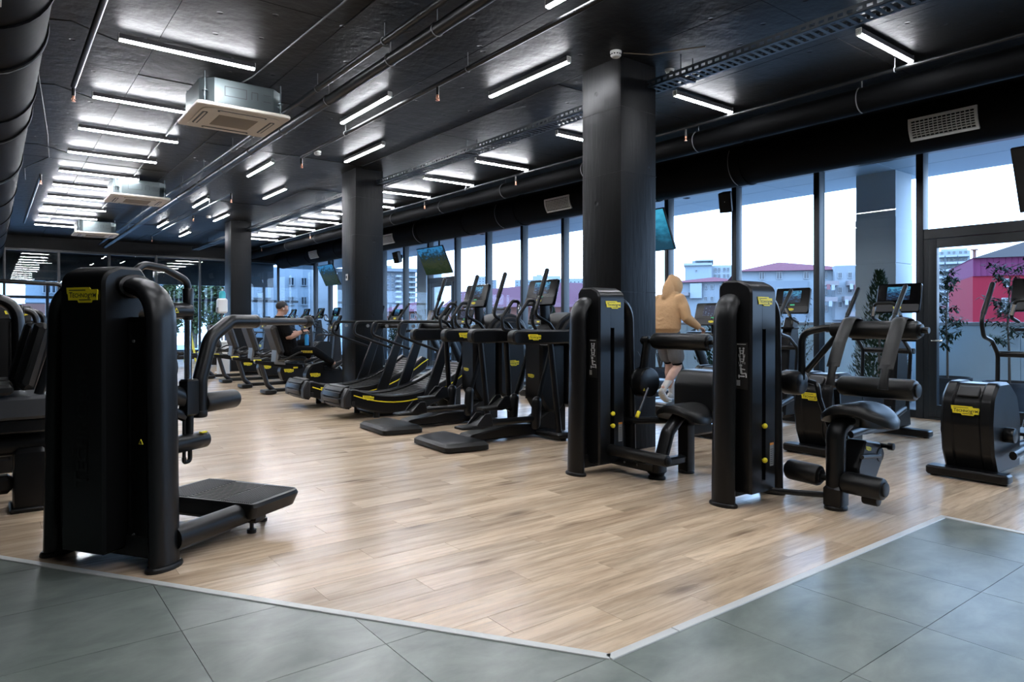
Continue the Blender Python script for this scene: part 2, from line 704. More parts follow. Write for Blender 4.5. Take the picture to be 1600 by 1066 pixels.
mat('strip_metal', (0.60, 0.61, 0.59), 0.42, 0.15)
mat('leaf_dark', (0.010, 0.021, 0.011), 0.7, var=(3, (0.02, 0.036, 0.016)), spec=.12)
mat('leaf_grey', (0.022, 0.033, 0.024), 0.7, var=(3, (0.04, 0.055, 0.038)), spec=.12)
mat('leaf_far', (0.05, 0.062, 0.020), 0.8, var=(1.5, (0.10, 0.105, 0.045)), spec=.1)
mat('bark', (0.10, 0.075, 0.055), 0.8)
mat('pot_dark', (0.02, 0.022, 0.026), 0.5)
mat('skin_tone', (0.42, 0.23, 0.16), 0.5, var=(9, (0.48, 0.27, 0.19)))
mat('skin_light', (0.52, 0.31, 0.23), 0.5, var=(9, (0.58, 0.36, 0.27)))
mat('hair_black', (0.010, 0.008, 0.007), 0.5, bump=(160, 0.5))
mat('hoodie_tan', (0.60, 0.375, 0.20), 0.9, bump=(30, 0.5), var=(6, (0.54, 0.335, 0.175)), spec=.2)
mat('cloth_black', (0.005, 0.005, 0.0055), 0.9, bump=(25, 0.5), spec=.1)
mat('shorts_grey', (0.12, 0.12, 0.125), 0.8, bump=(30, 0.4))
mat('sock_white', (0.62, 0.60, 0.57), 0.8)
mat('shoe_white', (0.55, 0.53, 0.50), 0.6)
mat('bottle_blue', (0.03, 0.28, 0.65), 0.25)
mat('bottle_teal', (0.05, 0.42, 0.48), 0.3)
mat('soffit', (0.22, 0.30, 0.36), 0.5)
mat('terrace_panel', (0.62, 0.78, 0.86), 0.6, spec=.2)
mat('terrace_pillar', (0.40, 0.45, 0.48), 0.6, spec=.2)
mat('coping', (0.40, 0.41, 0.42), 0.5)
mat('terrace_floor', (0.38, 0.39, 0.40), 0.6)
wood_mat()
tile_mat()
concrete_mat('ceiling_paint', (0.0062, 0.0063, 0.0065), (0.013, 0.0132, 0.0135), 0.45, 1.2)
concrete_mat('column_paint', (0.0042, 0.0044, 0.0048), (0.0085, 0.0088, 0.0094), 0.38, 0.7, True)
concrete_mat('wall_paint', (0.012, 0.0125, 0.0135), (0.018, 0.0185, 0.02), 0.5, 0.2)
glass_mat('window_glass', (0.97, 0.99, 1.0), 0.9)
glass_mat('partition_glass', (0.80, 0.87, 0.92), 1.5)
screen_mat('screen_icons', 'icons')
screen_mat('screen_mountain', 'mountain')
screen_mat('screen_blue', 'blue')
screen_mat('screen_dark', 'dark')


# the yellow maker's plate: word between two rules, black on yellow
def text_mesh(body, small_from=None, bold=0.0):
    cu = bpy.data.curves.new('lettering', 'FONT')
    cu.body = body
    cu.size = 1.0
    cu.resolution_u = 2
    cu.offset = bold
    cu.small_caps_scale = 0.78
    if small_from:
        for i in small_from:
            cu.body_format[i].use_small_caps = True
    o = bpy.data.objects.new('lettering', cu)
    COL.objects.link(o)
    dg = bpy.context.evaluated_depsgraph_get()
    me = bpy.data.meshes.new_from_object(o.evaluated_get(dg))
    bpy.data.objects.remove(o)
    bpy.data.curves.remove(cu)
    xs = [v.co.x for v in me.vertices]
    ys = [v.co.y for v in me.vertices]
    x0, x1, y0 = min(xs), max(xs), 0.0
    for v in me.vertices:
        v.co = Vector(((v.co.x - x0) / (x1 - x0), (v.co.y - y0) / (x1 - x0), 0))
    return me


_word = text_mesh('Technogym', [1, 2, 3, 4, 5, 7, 8], 0.015)
_mb = MB()
for v in _word.vertices:
    _mb.v.append((0.10 + v.co.x * 0.85, 0.125 + v.co.y * 0.85, 0.0))
for p in _word.polygons:
    _mb.f.append(tuple(p.vertices))
_mb.box((0.09, 0.285, -0.004), (0.62, 0.305, 0.001))
_mb.box((0.42, 0.055, -0.004), (0.80, 0.075, 0.001))
for i in range(len(_mb.v)):
    x, y, z = _mb.v[i]
    _mb.v[i] = (x - 0.5, y - 0.18, z + 0.012)
LETTERS = _mb.mesh('lettering', 'print_black', 0)
_pl = [(0, .36), (.02, .36), (.74, .36), (.78, .31), (.98, .31), (1.0, .28), (1.0, .20), (.985, .18), (.985, .06), (.84, .06), (.80, 0), (.40, 0), (.36, .06), (.07, .06), (.05, .20), (.02, .22)]
PLATE = MB().prism([(x - .5, y - .18) for x, y in _pl], 'z', -0.015, 0.01, 0.004).mesh('logo_plate', 'yellow', 30)
PLATE_FAR = MB().prism([(x - .5, y - .18) for x, y in _pl], 'z', -0.015, 0.01).mesh('logo_plate', 'yellow_dull', 30)


def logo(parent, pos, right, up, w, far=False):
    o = bpy.data.objects.new('logo_plate', PLATE)
    COL.objects.link(o)
    o.parent = parent
    r = Vector(right).normalized()
    u = Vector(up).normalized()
    nn = r.cross(u)
    M = Matrix((r, u, nn)).transposed().to_4x4()
    o.matrix_local = Matrix.Translation(pos) @ M @ Matrix.Scale(w, 4)
    o['label'] = "yellow maker's plate with black lettering"
    t = bpy.data.objects.new('lettering', LETTERS)
    COL.objects.link(t)
    t.parent = o
    return o
# ================================================================ the setting
FY0, FY1 = -3.2, 25.0          # room front and far wall
FX0, FX1 = -5.0, 9.7           # left wall, window line
CEIL = 3.83
NX, NY = 0.835, 0.55           # normal of the diagonal floor border, into the wood


def dline(x, y):
    return (x - 1.85) * NX + (y - 1.81) * NY


def clip_poly(poly, f):
    out = []
    for i in range(len(poly)):
        a, b = poly[i - 1], poly[i]
        fa, fb = f(*a), f(*b)
        if (fa >= 0) != (fb >= 0):
            t = fa / (fa - fb)
            out.append((a[0] + (b[0] - a[0]) * t, a[1] + (b[1] - a[1]) * t))
        if fb >= 0:
            out.append(b)
    return out


FWD = (math.sin(R(37.4)), math.cos(R(37.4)))
RGT = (math.cos(R(37.4)), -math.sin(R(37.4)))


def screen(x, y, z=0.0):
    d = x * FWD[0] + y * FWD[1]
    u = x * RGT[0] + y * RGT[1]
    return (800 + 1067 * u / d, 503 - 1067 * (z - 1.26) / d) if d > 0.2 else None


def screen_area(poly):
    if any(screen(*p) is None for p in poly):
        return 0.0
    q = [screen(*p) for p in poly]
    if max(p[0] for p in q) < -20 or min(p[0] for p in q) > 1620 or min(p[1] for p in q) > 1080:
        return 0.0
    q = [(min(max(p[0], 0), 1600), min(max(p[1], 0), 1066)) for p in q]
    return abs(sum(q[i - 1][0] * q[i][1] - q[i][0] * q[i - 1][1] for i in range(len(q)))) / 2


def slab_piece(mb, poly, z0, z1, gap, bev):
    """one floor piece, shrunk by half the joint on each side"""
    cx = sum(p[0] for p in poly) / len(poly)
    cy = sum(p[1] for p in poly) / len(poly)
    n = len(poly)
    lines = []
    for i in range(n):
        a, b = Vector(poly[i - 1]), Vector(poly[i])
        d = b - a
        if d.length < 1e-5:
            continue
        nn = Vector((-d.y, d.x)).normalized()
        if nn.dot(Vector((cx, cy)) - a) < 0:
            nn = -nn
        lines.append((a, nn))
    q = poly
    for a, nn in lines:
        q = clip_poly(q, lambda x, y: (Vector((x, y)) - a).dot(nn) - gap)
        if len(q) < 3:
            return
    mb.prism(q, 'z', z0, z1)


floor = MB().box((FX0 - .2, FY0 - .2, -0.15), (FX1, FY1 + 5.2, -0.016)).build('floor', mat('joint_dark', (0.09, 0.07, 0.055), 0.8), kind='structure')
floor['label'] = 'gym floor of oak planks and grey stone tiles'
pieces = []
row0 = -9
for r in range(row0, 122):
    y0 = 1.81 + r * 0.19
    y1 = y0 + 0.19
    if y0 > 24.9:
        break
    sh = (r * 0.437) % 1.28
    k = math.floor((FX0 + r * 0.437) / 1.28)
    while True:
        x0 = k * 1.28 - r * 0.437
        x1 = x0 + 1.28
        k += 1
        if x0 > FX1:
            break
        poly = [(max(x0, FX0), y0), (min(x1, FX1 - .02), y0), (min(x1, FX1 - .02), y1), (max(x0, FX0), y1)]
        if poly[1][0] - poly[0][0] < 0.01:
            continue
        if r < 0:
            poly = clip_poly(poly, lambda x, y: x - 4.89)
        else:
            poly = clip_poly(poly, dline)
        if len(poly) < 3:
            continue
        pieces.append((screen_area(poly), poly))
pieces.sort(key=lambda t: -t[0])
for a, poly in pieces[:298]:
    mb = MB()
    slab_piece(mb, poly, -0.014, 0.0, 0.0007, 0.0)
    if mb.v:
        mb.build('plank', 'oak_laminate', floor, smooth=0)
mb = MB()
for a, poly in pieces[298:]:
    slab_piece(mb, poly, -0.014, 0.0, 0.0007, 0.0)
mb.build('plank_field', 'oak_laminate', floor, kind='stuff', smooth=0)

mbr = MB()
for i in range(-10, 9):
    for j in range(-9, 13):
        x0, y0 = 0.62 + i * 0.61, 1.81 + j * 0.61
        poly = [(x0, y0), (x0 + .61, y0), (x0 + .61, y0 + .61), (x0, y0 + .61)]
        if y0 > 1.80:
            poly = clip_poly(poly, lambda x, y: -dline(x, y))
        elif x0 > 4.85:
            continue
        if len(poly) < 3 or x0 < FX0:
            continue
        if screen_area(poly) > 150:
            mb = MB()
            slab_piece(mb, poly, -0.014, 0.0, 0.0014, 0.0)
            if mb.v:
                mb.build('tile', 'stone_tile', floor, smooth=0)
        elif y0 > FY0:
            slab_piece(mbr, poly, -0.014, 0.0, 0.0014, 0.0)
mbr.build('tile_field', 'stone_tile', floor, kind='stuff', smooth=0)


def strip(a, b, w=0.042):
    a, b = Vector(a), Vector(b)
    d = (b - a).normalized()
    n = Vector((-d.y, d.x)) * (w / 2)
    q = [tuple(a + n), tuple(a - n), tuple(b - n), tuple(b + n)]
    MB().prism(q, 'z', -0.01, 0.005, 0.003).build('border_strip', 'strip_metal', floor, label='pale metal border strip')


strip((1.85 - .55 * 0.2 * 0, 1.81), (1.85 - .55 * 3.9, 1.81 + .835 * 3.9))
strip((1.85 - .55 * 3.9, 1.81 + .835 * 3.9), (1.85 - .55 * 8, 1.81 + .835 * 8))
strip((1.84, 1.81), (2.22, 1.81))
strip((2.224, 1.81), (4.91, 1.81))
strip((4.89, 1.80), (4.89, -0.9))
strip((4.89, -0.904), (4.89, -3.2))

# ceiling of board-marked concrete panels
ceiling = MB().box((FX0 - .2, FY0 - .2, CEIL + 0.03), (FX1 + .3, FY1 + .2, CEIL + 0.2)).build('ceiling', 'ceiling_paint', kind='structure')
rnd = random.Random(3)
xs = [FX0, -3.66, -2.44, -1.22, 0, 1.22, 2.44, 3.66, 4.88, 6.10, 7.32, 8.54, FX1 + .2]
ys = [8.0 + 2.44 * k for k in range(-4, 7)] + [FY1]
ys[0] = FY0
for i in range(len(xs) - 1):
    for j in range(len(ys) - 1):
        dz = rnd.uniform(-0.006, 0.004)
        MB().box((xs[i] + .002, ys[j] + .002, CEIL + dz), (xs[i + 1] - .002, ys[j + 1] - .002, CEIL + .045), 0.003).build('ceiling_panel', 'ceiling_paint', ceiling, smooth=0)

# walls
MB().box((FX0 - .2, FY0, 0), (FX0, FY1, CEIL + .03)).build('wall_left', 'wall_paint', kind='structure')
MB().box((FX0, FY0 - .2, 0), (FX1, FY0, CEIL + .03)).build('wall_front', 'wall_paint', kind='structure')
MB().box((FX1 - .02, FY0, 3.5), (FX1 + .16, FY1, CEIL + .03)).build('wall_right', 'frame_black', kind='structure')

# columns
for nm, y0, y1, lab in (('column', 4.60, 5.14, 'tall black painted concrete column beside the walking man'),
                        ('column', 10.63, 11.18, 'black concrete column between the curved treadmills and the climber row'),
                        ('column', 18.05, 18.6, 'black concrete column beside the white sanitizer dispenser')):
    mb = MB()
    mb.prism(fil([(4.84, y0), (5.35, y0), (5.35, y1), (4.84, y1)], 0.012, 2), 'z', 0, CEIL + .02)
    c = mb.build('column', 'column_paint', kind='structure', label=lab)
    # board joints, each a shallow raised fin
    for z in (3.35, 2.72, 1.55):
        MB().box((4.838, y0 - .003, z), (5.352, y1, z + .006)).build('board_joint', 'column_paint', c, smooth=0)


# ---------------------------------------------------------------- window wall
def pane(lo, hi, parent, m='window_glass'):
    return MB().box(lo, hi).build('pane', m, parent, smooth=0)


def window_bay(n, y0, y1, top=3.52):
    mb = MB()
    mb.box((FX1 - .06, y0 - .045, 0), (FX1 + .10, y0 + .045, top), .004)       # mullion on the near side
    mb.box((FX1 - .03, y0 + .045, 0), (FX1 + .08, y1 - .045, .10))
    mb.box((FX1 - .03, y0 + .045, top - .06), (FX1 + .08, y1 - .045, top))
    w = mb.build('window_%d' % n, 'frame_black', kind='structure')
    pane((FX1 + .02, y0 + .045, .10), (FX1 + .034, y1 - .045, top - .06), w)
    return w


def door_bay(n, y0, y1, top=3.52):
    mb = MB()
    mb.box((FX1 - .06, y0 - .045, 0), (FX1 + .10, y0 + .045, top), .004)
    mb.box((FX1 - .05, y0 + .045, 2.33), (FX1 + .09, y1 - .045, 2.46), .004)
    mb.box((FX1 - .03, y0 + .045, top - .06), (FX1 + .08, y1 - .045, top))
    mb.box((FX1 - .05, y0 + .045, 0), (FX1 + .09, y0 + .10, 2.33))
    mb.box((FX1 - .05, y1 - .10, 0), (FX1 + .09, y1 - .045, 2.33))
    mb.box((FX1 - .05, y0 + .10, 0), (FX1 + .09, y1 - .10, .03))
    d = mb.build('door_%d' % n, 'frame_black', kind='structure')
    pane((FX1 + .02, y0 + .045, 2.46), (FX1 + .034, y1 - .045, top - .06), d)
    lf = MB()
    a, b = y0 + .105, y1 - .105
    lf.box((FX1 - .06, a, .035), (FX1 + .02, a + .10, 2.325), .004)
    lf.box((FX1 - .06, b - .10, .035), (FX1 + .02, b, 2.325), .004)
    lf.box((FX1 - .06, a + .10, 2.21), (FX1 + .02, b - .10, 2.325), .004)
    lf.box((FX1 - .06, a + .10, .035), (FX1 + .02, b - .10, .19), .004)
    l = lf.build('door_leaf', 'frame_black', d)
    pane((FX1 - .03, a + .10, .19), (FX1 - .016, b - .10, 2.21), l)
    h = MB()
    h.tube([(FX1 - .06, b - .05, 1.02), (FX1 - .12, b - .05, 1.02), (FX1 - .12, b - .19, 1.02)], .011, .03, 8)
    h.build('handle', 'chrome', d)
    return d


wn_ = 1
dn_ = 1
k0 = -4
Y = 3.85 - 1.4 * 5
while Y < 24.9:
    if abs(Y - 2.45) < .01 or abs(Y - 15.05) < .01:
        door_bay(dn_, Y, Y + 1.4)
        dn_ += 1
    else:
        window_bay(wn_, Y, Y + 1.4)
        wn_ += 1
    Y += 1.4

# ---------------------------------------------------------------- far glass partition
MB().box((FX0, FY1 - .05, 3.45), (FX1, FY1 + .15, CEIL + .03)).build('wall_back', 'wall_paint', kind='structure')
x = -2.35
while x < 9.6:
    mb = MB()
    mb.box((x - .035, FY1 - .03, 0), (x + .035, FY1 + .07, 3.45), .004)
    mb.box((x + .035, FY1 - .02, 0), (x + 1.305, FY1 + .06, .08))
    mb.box((x + .035, FY1 - .02, 3.38), (x + 1.305, FY1 + .06, 3.45))
    w = mb.build('window_%d' % wn_, 'frame_black', kind='structure')
    wn_ += 1
    pane((x + .035, FY1 + .01, .08), (min(x + 1.305, 9.62), FY1 + .022, 3.38), w, 'partition_glass')
    x += 1.34
# outer glazed front of the lobby beyond the partition, with its doors
MB().box((FX0, FY1 + 4.9, 2.75), (FX1 + .1, FY1 + 5.1, 4.0)).build('trim_1', 'frame_black', kind='structure')
MB().box((FX0, FY1 + .15, 3.72), (FX1 + .1, FY1 + 5, 3.9)).build('ceiling_lobby', 'wall_paint', kind='structure')
MB().box((FX0 - .2, FY1, 0), (FX0, FY1 + 5, CEIL)).build('wall_lobby', 'wall_paint', kind='structure')
x = -3.0
i = 0
while x < 9.5:
    mb = MB()
    mb.box((x - .05, FY1 + 4.9, 0), (x + .05, FY1 + 5.05, 2.75), .004)
    mb.box((x + .05, FY1 + 4.92, 2.1), (x + 1.5, FY1 + 5.03, 2.2))
    mb.box((x + .05, FY1 + 4.92, 0), (x + 1.5, FY1 + 5.03, .12))
    if i % 3 == 1:
        mb.box((x + .72, FY1 + 4.92, .12), (x + .82, FY1 + 5.03, 2.1))
    w = mb.build('window_%d' % wn_, 'frame_black', kind='structure')
    pane((x + .05, FY1 + 4.97, .12), (x + 1.5, FY1 + 4.98, 2.75), w)
    wn_ += 1
    x += 1.55
    i += 1

# ---------------------------------------------------------------- ducts and pipes
def ring(mb, c, r, y, w=0.03, t=0.012, seg=28):
    mb.sweep([(c[0], y - w / 2, c[1]), (c[0], y + w / 2, c[1])], r + t, seg, up=(0, 0, 1))


def duct_grille(parent, c, r, y0, y1, ang, span, slats_y=14, slats_a=7):
    """curved grille lying on a round duct; ang = centre angle in the xz plane"""
    g = MB()

    def pt(a, y, rr):
        return (c[0] + math.cos(a) * rr, y, c[1] + math.sin(a) * rr)

    def patch(a0, a1, ya, yb, r0, r1, n=6):
        vs, fs = [], []
        for i in range(n + 1):
            a = a0 + (a1 - a0) * i / n
            vs += [pt(a, ya, r0), pt(a, yb, r0), pt(a, yb, r1), pt(a, ya, r1)]
        for i in range(n):
            o = i * 4
            for k in range(4):
                fs.append((o + k, o + (k + 1) % 4, o + 4 + (k + 1) % 4, o + 4 + k))
        fs += [(0, 3, 2, 1), (n * 4, n * 4 + 1, n * 4 + 2, n * 4 + 3)]
        g.add(vs, fs)
    a0, a1 = ang - span / 2, ang + span / 2
    e = 0.028
    ea = e / r
    patch(a0 - ea, a0, y0 - e, y1 + e, r - .01, r + .022, 2)
    patch(a1, a1 + ea, y0 - e, y1 + e, r - .01, r + .022, 2)
    patch(a0, a1, y0 - e, y0, r - .01, r + .022)
    patch(a0, a1, y1, y1 + e, r - .01, r + .022)
    f = g.build('grille', 'grille_grey', parent, label='pale grey supply grille')
    g.__init__()
    for i in range(1, slats_y):
        y = y0 + (y1 - y0) * i / slats_y
        patch(a0, a1, y - .003, y + .003, r, r + .014)
    for i in range(1, slats_a):
        a = a0 + (a1 - a0) * i / slats_a
        patch(a - .006 / r, a + .006 / r, y0, y1, r, r + .017, 1)
    g.build('grille_bars', 'grille_grey', f, kind='stuff', smooth=0)


dr = thing('round_duct', 'large black round ventilation duct with pale grilles running above the windows', 'duct', (0, 0, 0))
c = (8.5, 3.50)
MB().sweep([(c[0], FY0 + .02, c[1]), (c[0], FY1 - .1, c[1])], 0.30, 36, up=(0, 0, 1)).build('duct_tube', 'duct_black', dr)
for y in (-1.6, 0.3, 2.0, 5.6, 7.3, 10.7, 12.6, 14.6, 17.4, 19.6, 22.0, 23.6):
    mb = MB()
    ring(mb, c, 0.30, y)
    mb.build('flange', 'duct_black', dr)
mb_st = []
for y in (1.95, 5.75, 7.25, 11.3, 14.7, 17.5):
    mb = MB()
    pts = [(c[0] + .312 * math.cos(a), y, c[1] + .312 * math.sin(a)) for a in [R(150 + 9 * k) for k in range(13)]]
    mb.sweep(pts, .006, 5)
    mb.build('strap', 'mid_grey', dr, label='worn pale strap')
for y0 in (2.74, 9.07, 15.8, 20.9):
    duct_grille(dr, c, .30, y0, y0 + .62, R(198), .62)

dl = thing('round_duct', 'very large black round duct with square grilles over the left machines', 'duct', (0, 0, 0))
c = (-.08, 3.36)
MB().sweep([(c[0], FY0 + .02, c[1]), (c[0], FY1 - .1, c[1])], 0.40, 40, up=(0, 0, 1)).build('duct_tube', 'duct_black', dl)
for y in (1.0, 3.3, 5.0, 5.85, 7.4, 8.2, 10.6, 13.0, 15.5, 18, 21):
    mb = MB()
    ring(mb, c, 0.40, y, .05, .014, 36)
    mb.build('flange', 'duct_black', dl)
for y in (5.88, 8.23, 10.7):
    mb = MB()
    pts = [(c[0] + .414 * math.cos(a), y + rnd.uniform(-.012, .012), c[1] + .414 * math.sin(a)) for a in [R(225 + 5 * k) for k in range(30)]]
    mb.sweep(pts, .005, 5)
    mb.build('strap', 'mid_grey', dl, label='worn pale seam')
for y0 in (4.15, 6.25, 8.75, 11.2):
    duct_grille(dl, c, .40, y0, y0 + .42, R(266), .62, 9, 8)

ds = thing('round_duct', 'slim black round duct hung by straps below the ceiling near the windows', 'duct')
c = (7.35, 3.61)
MB().sweep([(c[0], FY0 + .02, c[1]), (c[0], FY1 - .1, c[1])], 0.13, 26, up=(0, 0, 1)).build('duct_tube', 'duct_black', ds)
for y in (-1, 1.2, 3.5, 5.6, 7.7, 9.8, 11.9, 14, 16.4, 18.6, 21):
    mb = MB()
    pts = [(c[0] + .136 * math.cos(a), y, c[1] + .136 * math.sin(a)) for a in [R(120 + 10 * k) for k in range(16)]]
    mb.sweep(pts, .006, 5)
    mb.sweep([(c[0], y, c[1] + .13), (c[0], y, CEIL - .012)], .005, 6)
    mb.build('strap', 'mid_grey', ds)


def sprinkler(parent, x, y, z):
    mb = MB()
    mb.cyl((x, y, z), (x, y, z - .10), .016, 10)
    mb.build('drop_pipe', 'pipe_black', parent)
    mb = MB()
    mb.lathe([(.010, 0), (.014, -.012), (.012, -.026), (.004, -.03), (.004, -.052), (.020, -.055), (.020, -.060), (.004, -.062)], 10, Matrix.Translation((x, y, z - .10)))
    for sg in (-1, 1):
        mb.sweep([(x + sg * .009, y, z - .12), (x + sg * .018, y, z - .135), (x + sg * .004, y, z - .152)], .003, 5)
    mb.build('sprinkler_head', 'copper', parent)


def pipe(name, label, cat, x, z, y0, y1, r, heads=(), clamps=(), m='pipe_black'):
    p = thing(name, label, cat)
    MB().sweep([(x, y0, z), (x, y1, z)], r, 12, up=(0, 0, 1)).build('pipe_run', m, p)
    for y in heads:
        sprinkler(p, x, y, z)
    for y in clamps:
        mb = MB()
        pts = [(x + (r + .004) * math.cos(a), y, z + (r + .004) * math.sin(a)) for a in [R(110 + 20 * k) for k in range(12)]]
        mb.sweep(pts, .005, 5)
        mb.sweep([(x, y, z + r), (x, y, CEIL - .012)], .004, 5)
        mb.build('clamp', 'mid_grey', p)
    return p


pipe('sprinkler_pipe', 'thin sprinkler pipe along the slim duct near the windows', 'pipe', 6.96, 3.70, -2, 22.5, .020, (1.0, 5.5, 9.0, 12.0, 15.2, 18.2, 22.4), (3.0, 7.0, 10.5, 14.0))
pipe('sprinkler_pipe', 'straight sprinkler pipe above the middle of the gym ending before the second column', 'pipe', 3.60, 3.66, -2.5, 9.75, .024, (5.95, 9.75), (1.5, 5.4, 8.2))
pipe('sprinkler_pipe', 'far short sprinkler pipe hung in front of the third column', 'pipe', 3.60, 3.66, 13.4, 21.3, .022, (13.4, 16.4, 21.3), (15, 18))
pipe('sprinkler_pipe', 'near sprinkler pipe ending in a copper head beside the left light row', 'pipe', .68, 3.68, -2.5, 8.3, .026, (8.3,), (2, 5))
pipe('sprinkler_pipe', 'farther sprinkler pipe with copper head left of the light row', 'pipe', .66, 3.68, 13.6, 20.5, .022, (13.6,), (16,))
pipe('main_pipe', 'thick black water pipe held by bright clamps across the ceiling', 'pipe', 2.84, 3.60, -2.5, 24.6, .052, (), (0.6, 1.9, 3.6, 4.7, 5.5, 6.9, 8.3, 9.6, 11, 12.4, 14, 16, 18, 20, 22))
pipe('cable_bundle', 'bundle of dark cables beside the thick water pipe', 'cable', 2.68, 3.66, -2.5, 24.6, .030, (), (2.6, 4.1, 5.3, 6.8, 8.4, 9.9, 11.5, 13, 15, 17))
pts = [(2.25, -1, 3.815), (2.26, 3.2, 3.81), (2.24, 5.2, 3.81), (2.20, 6.1, 3.80), (2.17, 7.3, 3.81), (1.9, 9.1, 3.815), (1.93, 11.2, 3.81), (2.0, 13.5, 3.81), (2.0, 18, 3.81)]
w = MB().sweep(pts, .009, 6).build('ceiling_wire', 'dark_grey')
tag(w, 'loose grey wire running along the ceiling past the air units', 'cable')
pts = [(.35, 7.9, 3.81), (.40, 8.6, 3.80), (.62, 11.2, 3.81), (.72, 12.7, 3.80), (.45, 13.8, 3.80), (.5, 15, 3.81)]
w = MB().sweep(pts, .008, 6).build('ceiling_wire', 'dark_grey')
tag(w, 'kinked grey wire between the left duct and the light row', 'cable')
for y, lab in ((6.93, 'feed wire of the nearest left light'), (8.87, 'feed wire of the second left light'), (11.95, 'feed wire of the fourth left light')):
    pts = [(.30, y + .05, 3.81), (.55, y - .1, 3.80), (.75, y + .02, 3.79), (.90, y, 3.75)]
    w = MB().sweep(pts, .006, 5).build('ceiling_wire', 'print_black')
    tag(w, 'short black ' + lab, 'cable')

# perforated cable tray
tr = thing('cable_tray', 'long perforated black cable tray hung beside the window light row', 'cable tray')
mb = MB()
tx0, tx1, tz = 5.22, 5.44, 3.60
y = -2.5
mb.box((tx0, -2.5, tz), (tx0 + .03, 24, tz + .004))
mb.box((tx1 - .03, -2.5, tz), (tx1, 24, tz + .004))
mb.box((tx0, -2.5, tz), (tx0 + .003, 24, tz + .02))
mb.box((tx0, -2.5, tz + .045), (tx0 + .003, 24, tz + .07))
mb.box((tx1 - .003, -2.5, tz), (tx1, 24, tz + .02))
mb.box((tx1 - .003, -2.5, tz + .045), (tx1, 24, tz + .07))
while y < 24:
    mb.box((tx0 + .03, y, tz), (tx1 - .03, y + .032, tz + .004))
    mb.box((tx0, y, tz + .02), (tx0 + .003, y + .03, tz + .045))
    mb.box((tx1 - .003, y, tz + .02), (tx1, y + .03, tz + .045))
    y += .075
mb.build('tray', 'frame_black', tr, kind='stuff', smooth=0)
for y in (1.5, 4.2, 7.9, 10.9, 13.4, 16, 19, 22):
    m2 = MB()
    m2.cyl((tx0 + .02, y, tz), (tx0 + .02, y, CEIL - .012), .005, 6)
    m2.cyl((tx1 - .02, y, tz), (tx1 - .02, y, CEIL - .012), .005, 6)
    m2.box((tx0 - .01, y - .015, tz - .012), (tx1 + .01, y + .015, tz - .001))
    m2.build('hanger', 'frame_black', tr)

# ---------------------------------------------------------------- tube lights
TZ = 3.773
TS = .997


def make_tube(L):
    t = thing('tube_light', '', 'light')
    MB().box((-L / 2, -.026, -.009), (L / 2, .026, .036), .004).build('housing', 'tube_housing', t)
    out = fil([(-.022, -.008), (-.022, -.017), (-.012, -.026), (.012, -.026), (.022, -.017), (.022, -.008)], .006, 2)
    MB().prism(out, 'x', -L / 2 + .008, L / 2 - .008).build('diffuser', 'tube_light', t, label='glowing white diffuser')
    for sg in (-1, 1):
        MB().box((min(sg * L / 2, sg * (L / 2 - .008)), -.026, -.024), (max(sg * L / 2, sg * (L / 2 - .008)), .026, .040), .003).build('end_cap', 'white_plastic', t)
        x = sg * L * .32
        MB().box((x - .012, -.012, .038), (x + .012, .012, CEIL - TZ - .010)).build('clip', 'mid_grey', t)
    return t


protoA = make_tube(1.18)
protoB = make_tube(1.04)
protoC = make_tube(1.30)
used = set()


def put_tube(proto, x, y, rz, label, group):
    if proto.name in used:
        return copy_tree(proto, None, (x, y, TZ), rz, label).__setitem__('group', group)
    used.add(proto.name)
    proto.location = (x, y, TZ)
    proto.rotation_euler = (0, 0, rz)
    proto['label'] = label
    proto['group'] = group


LY = [6.93, 8.87, 10.42, 11.95, 13.55, 14.95, 16.4, 17.9, 19.5, 21.4]
for i, y in enumerate(LY):
    put_tube(protoA, 1.495 * TS, y * TS, 0, 'white tube light, %s crosswise one from the camera above the left machines' % ORD[i], 'tube lights of the left row')
for i, y in enumerate((5.0, 3.1, 1.2, -.7, -2.2)):
    put_tube(protoA, 1.495 * TS, y * TS, 0, 'white tube light of the left row overhead behind the view, number ' + ORD[i], 'tube lights of the left row')
for i, y in enumerate((2.89, 4.9, 6.88, 8.8, 10.4, 11.95, 13.5, 15.0, 16.5, 18.1, 19.6, 21.1)):
    put_tube(protoB, 6.53 * TS, y * TS, 0, 'white tube light, %s crosswise one from the camera beside the cable tray' % ORD[i], 'tube lights of the window row')
for i, y in enumerate((0.9, -1.1)):
    put_tube(protoB, 6.53 * TS, y * TS, 0, 'white tube light of the window row overhead behind the view, number ' + ORD[i], 'tube lights of the window row')
for i, y in enumerate((3.5, 7.5, 11.45, 15.43, 19.4)):
    put_tube(protoC, 3.53 * TS, y * TS, PI / 2, 'white tube light, %s lengthwise one from the camera left of the sprinkler pipe' % ORD[i], 'lengthwise tube lights by the water pipe')
for i, y in enumerate((5.54, 9.44, 13.45, 17.33, 21.2)):
    put_tube(protoC, 4.43 * TS, y * TS, PI / 2, 'white tube light, %s lengthwise one from the camera in line with the columns' % ORD[i], 'lengthwise tube lights in line with the columns')
for i, (x, y) in enumerate(((4.43, 1.6), (3.53, -.5), (4.43, -2.3))):
    put_tube(protoC, x * TS, y * TS, PI / 2, 'white lengthwise tube light overhead behind the view, number ' + ORD[i], 'lengthwise tube lights in line with the columns')


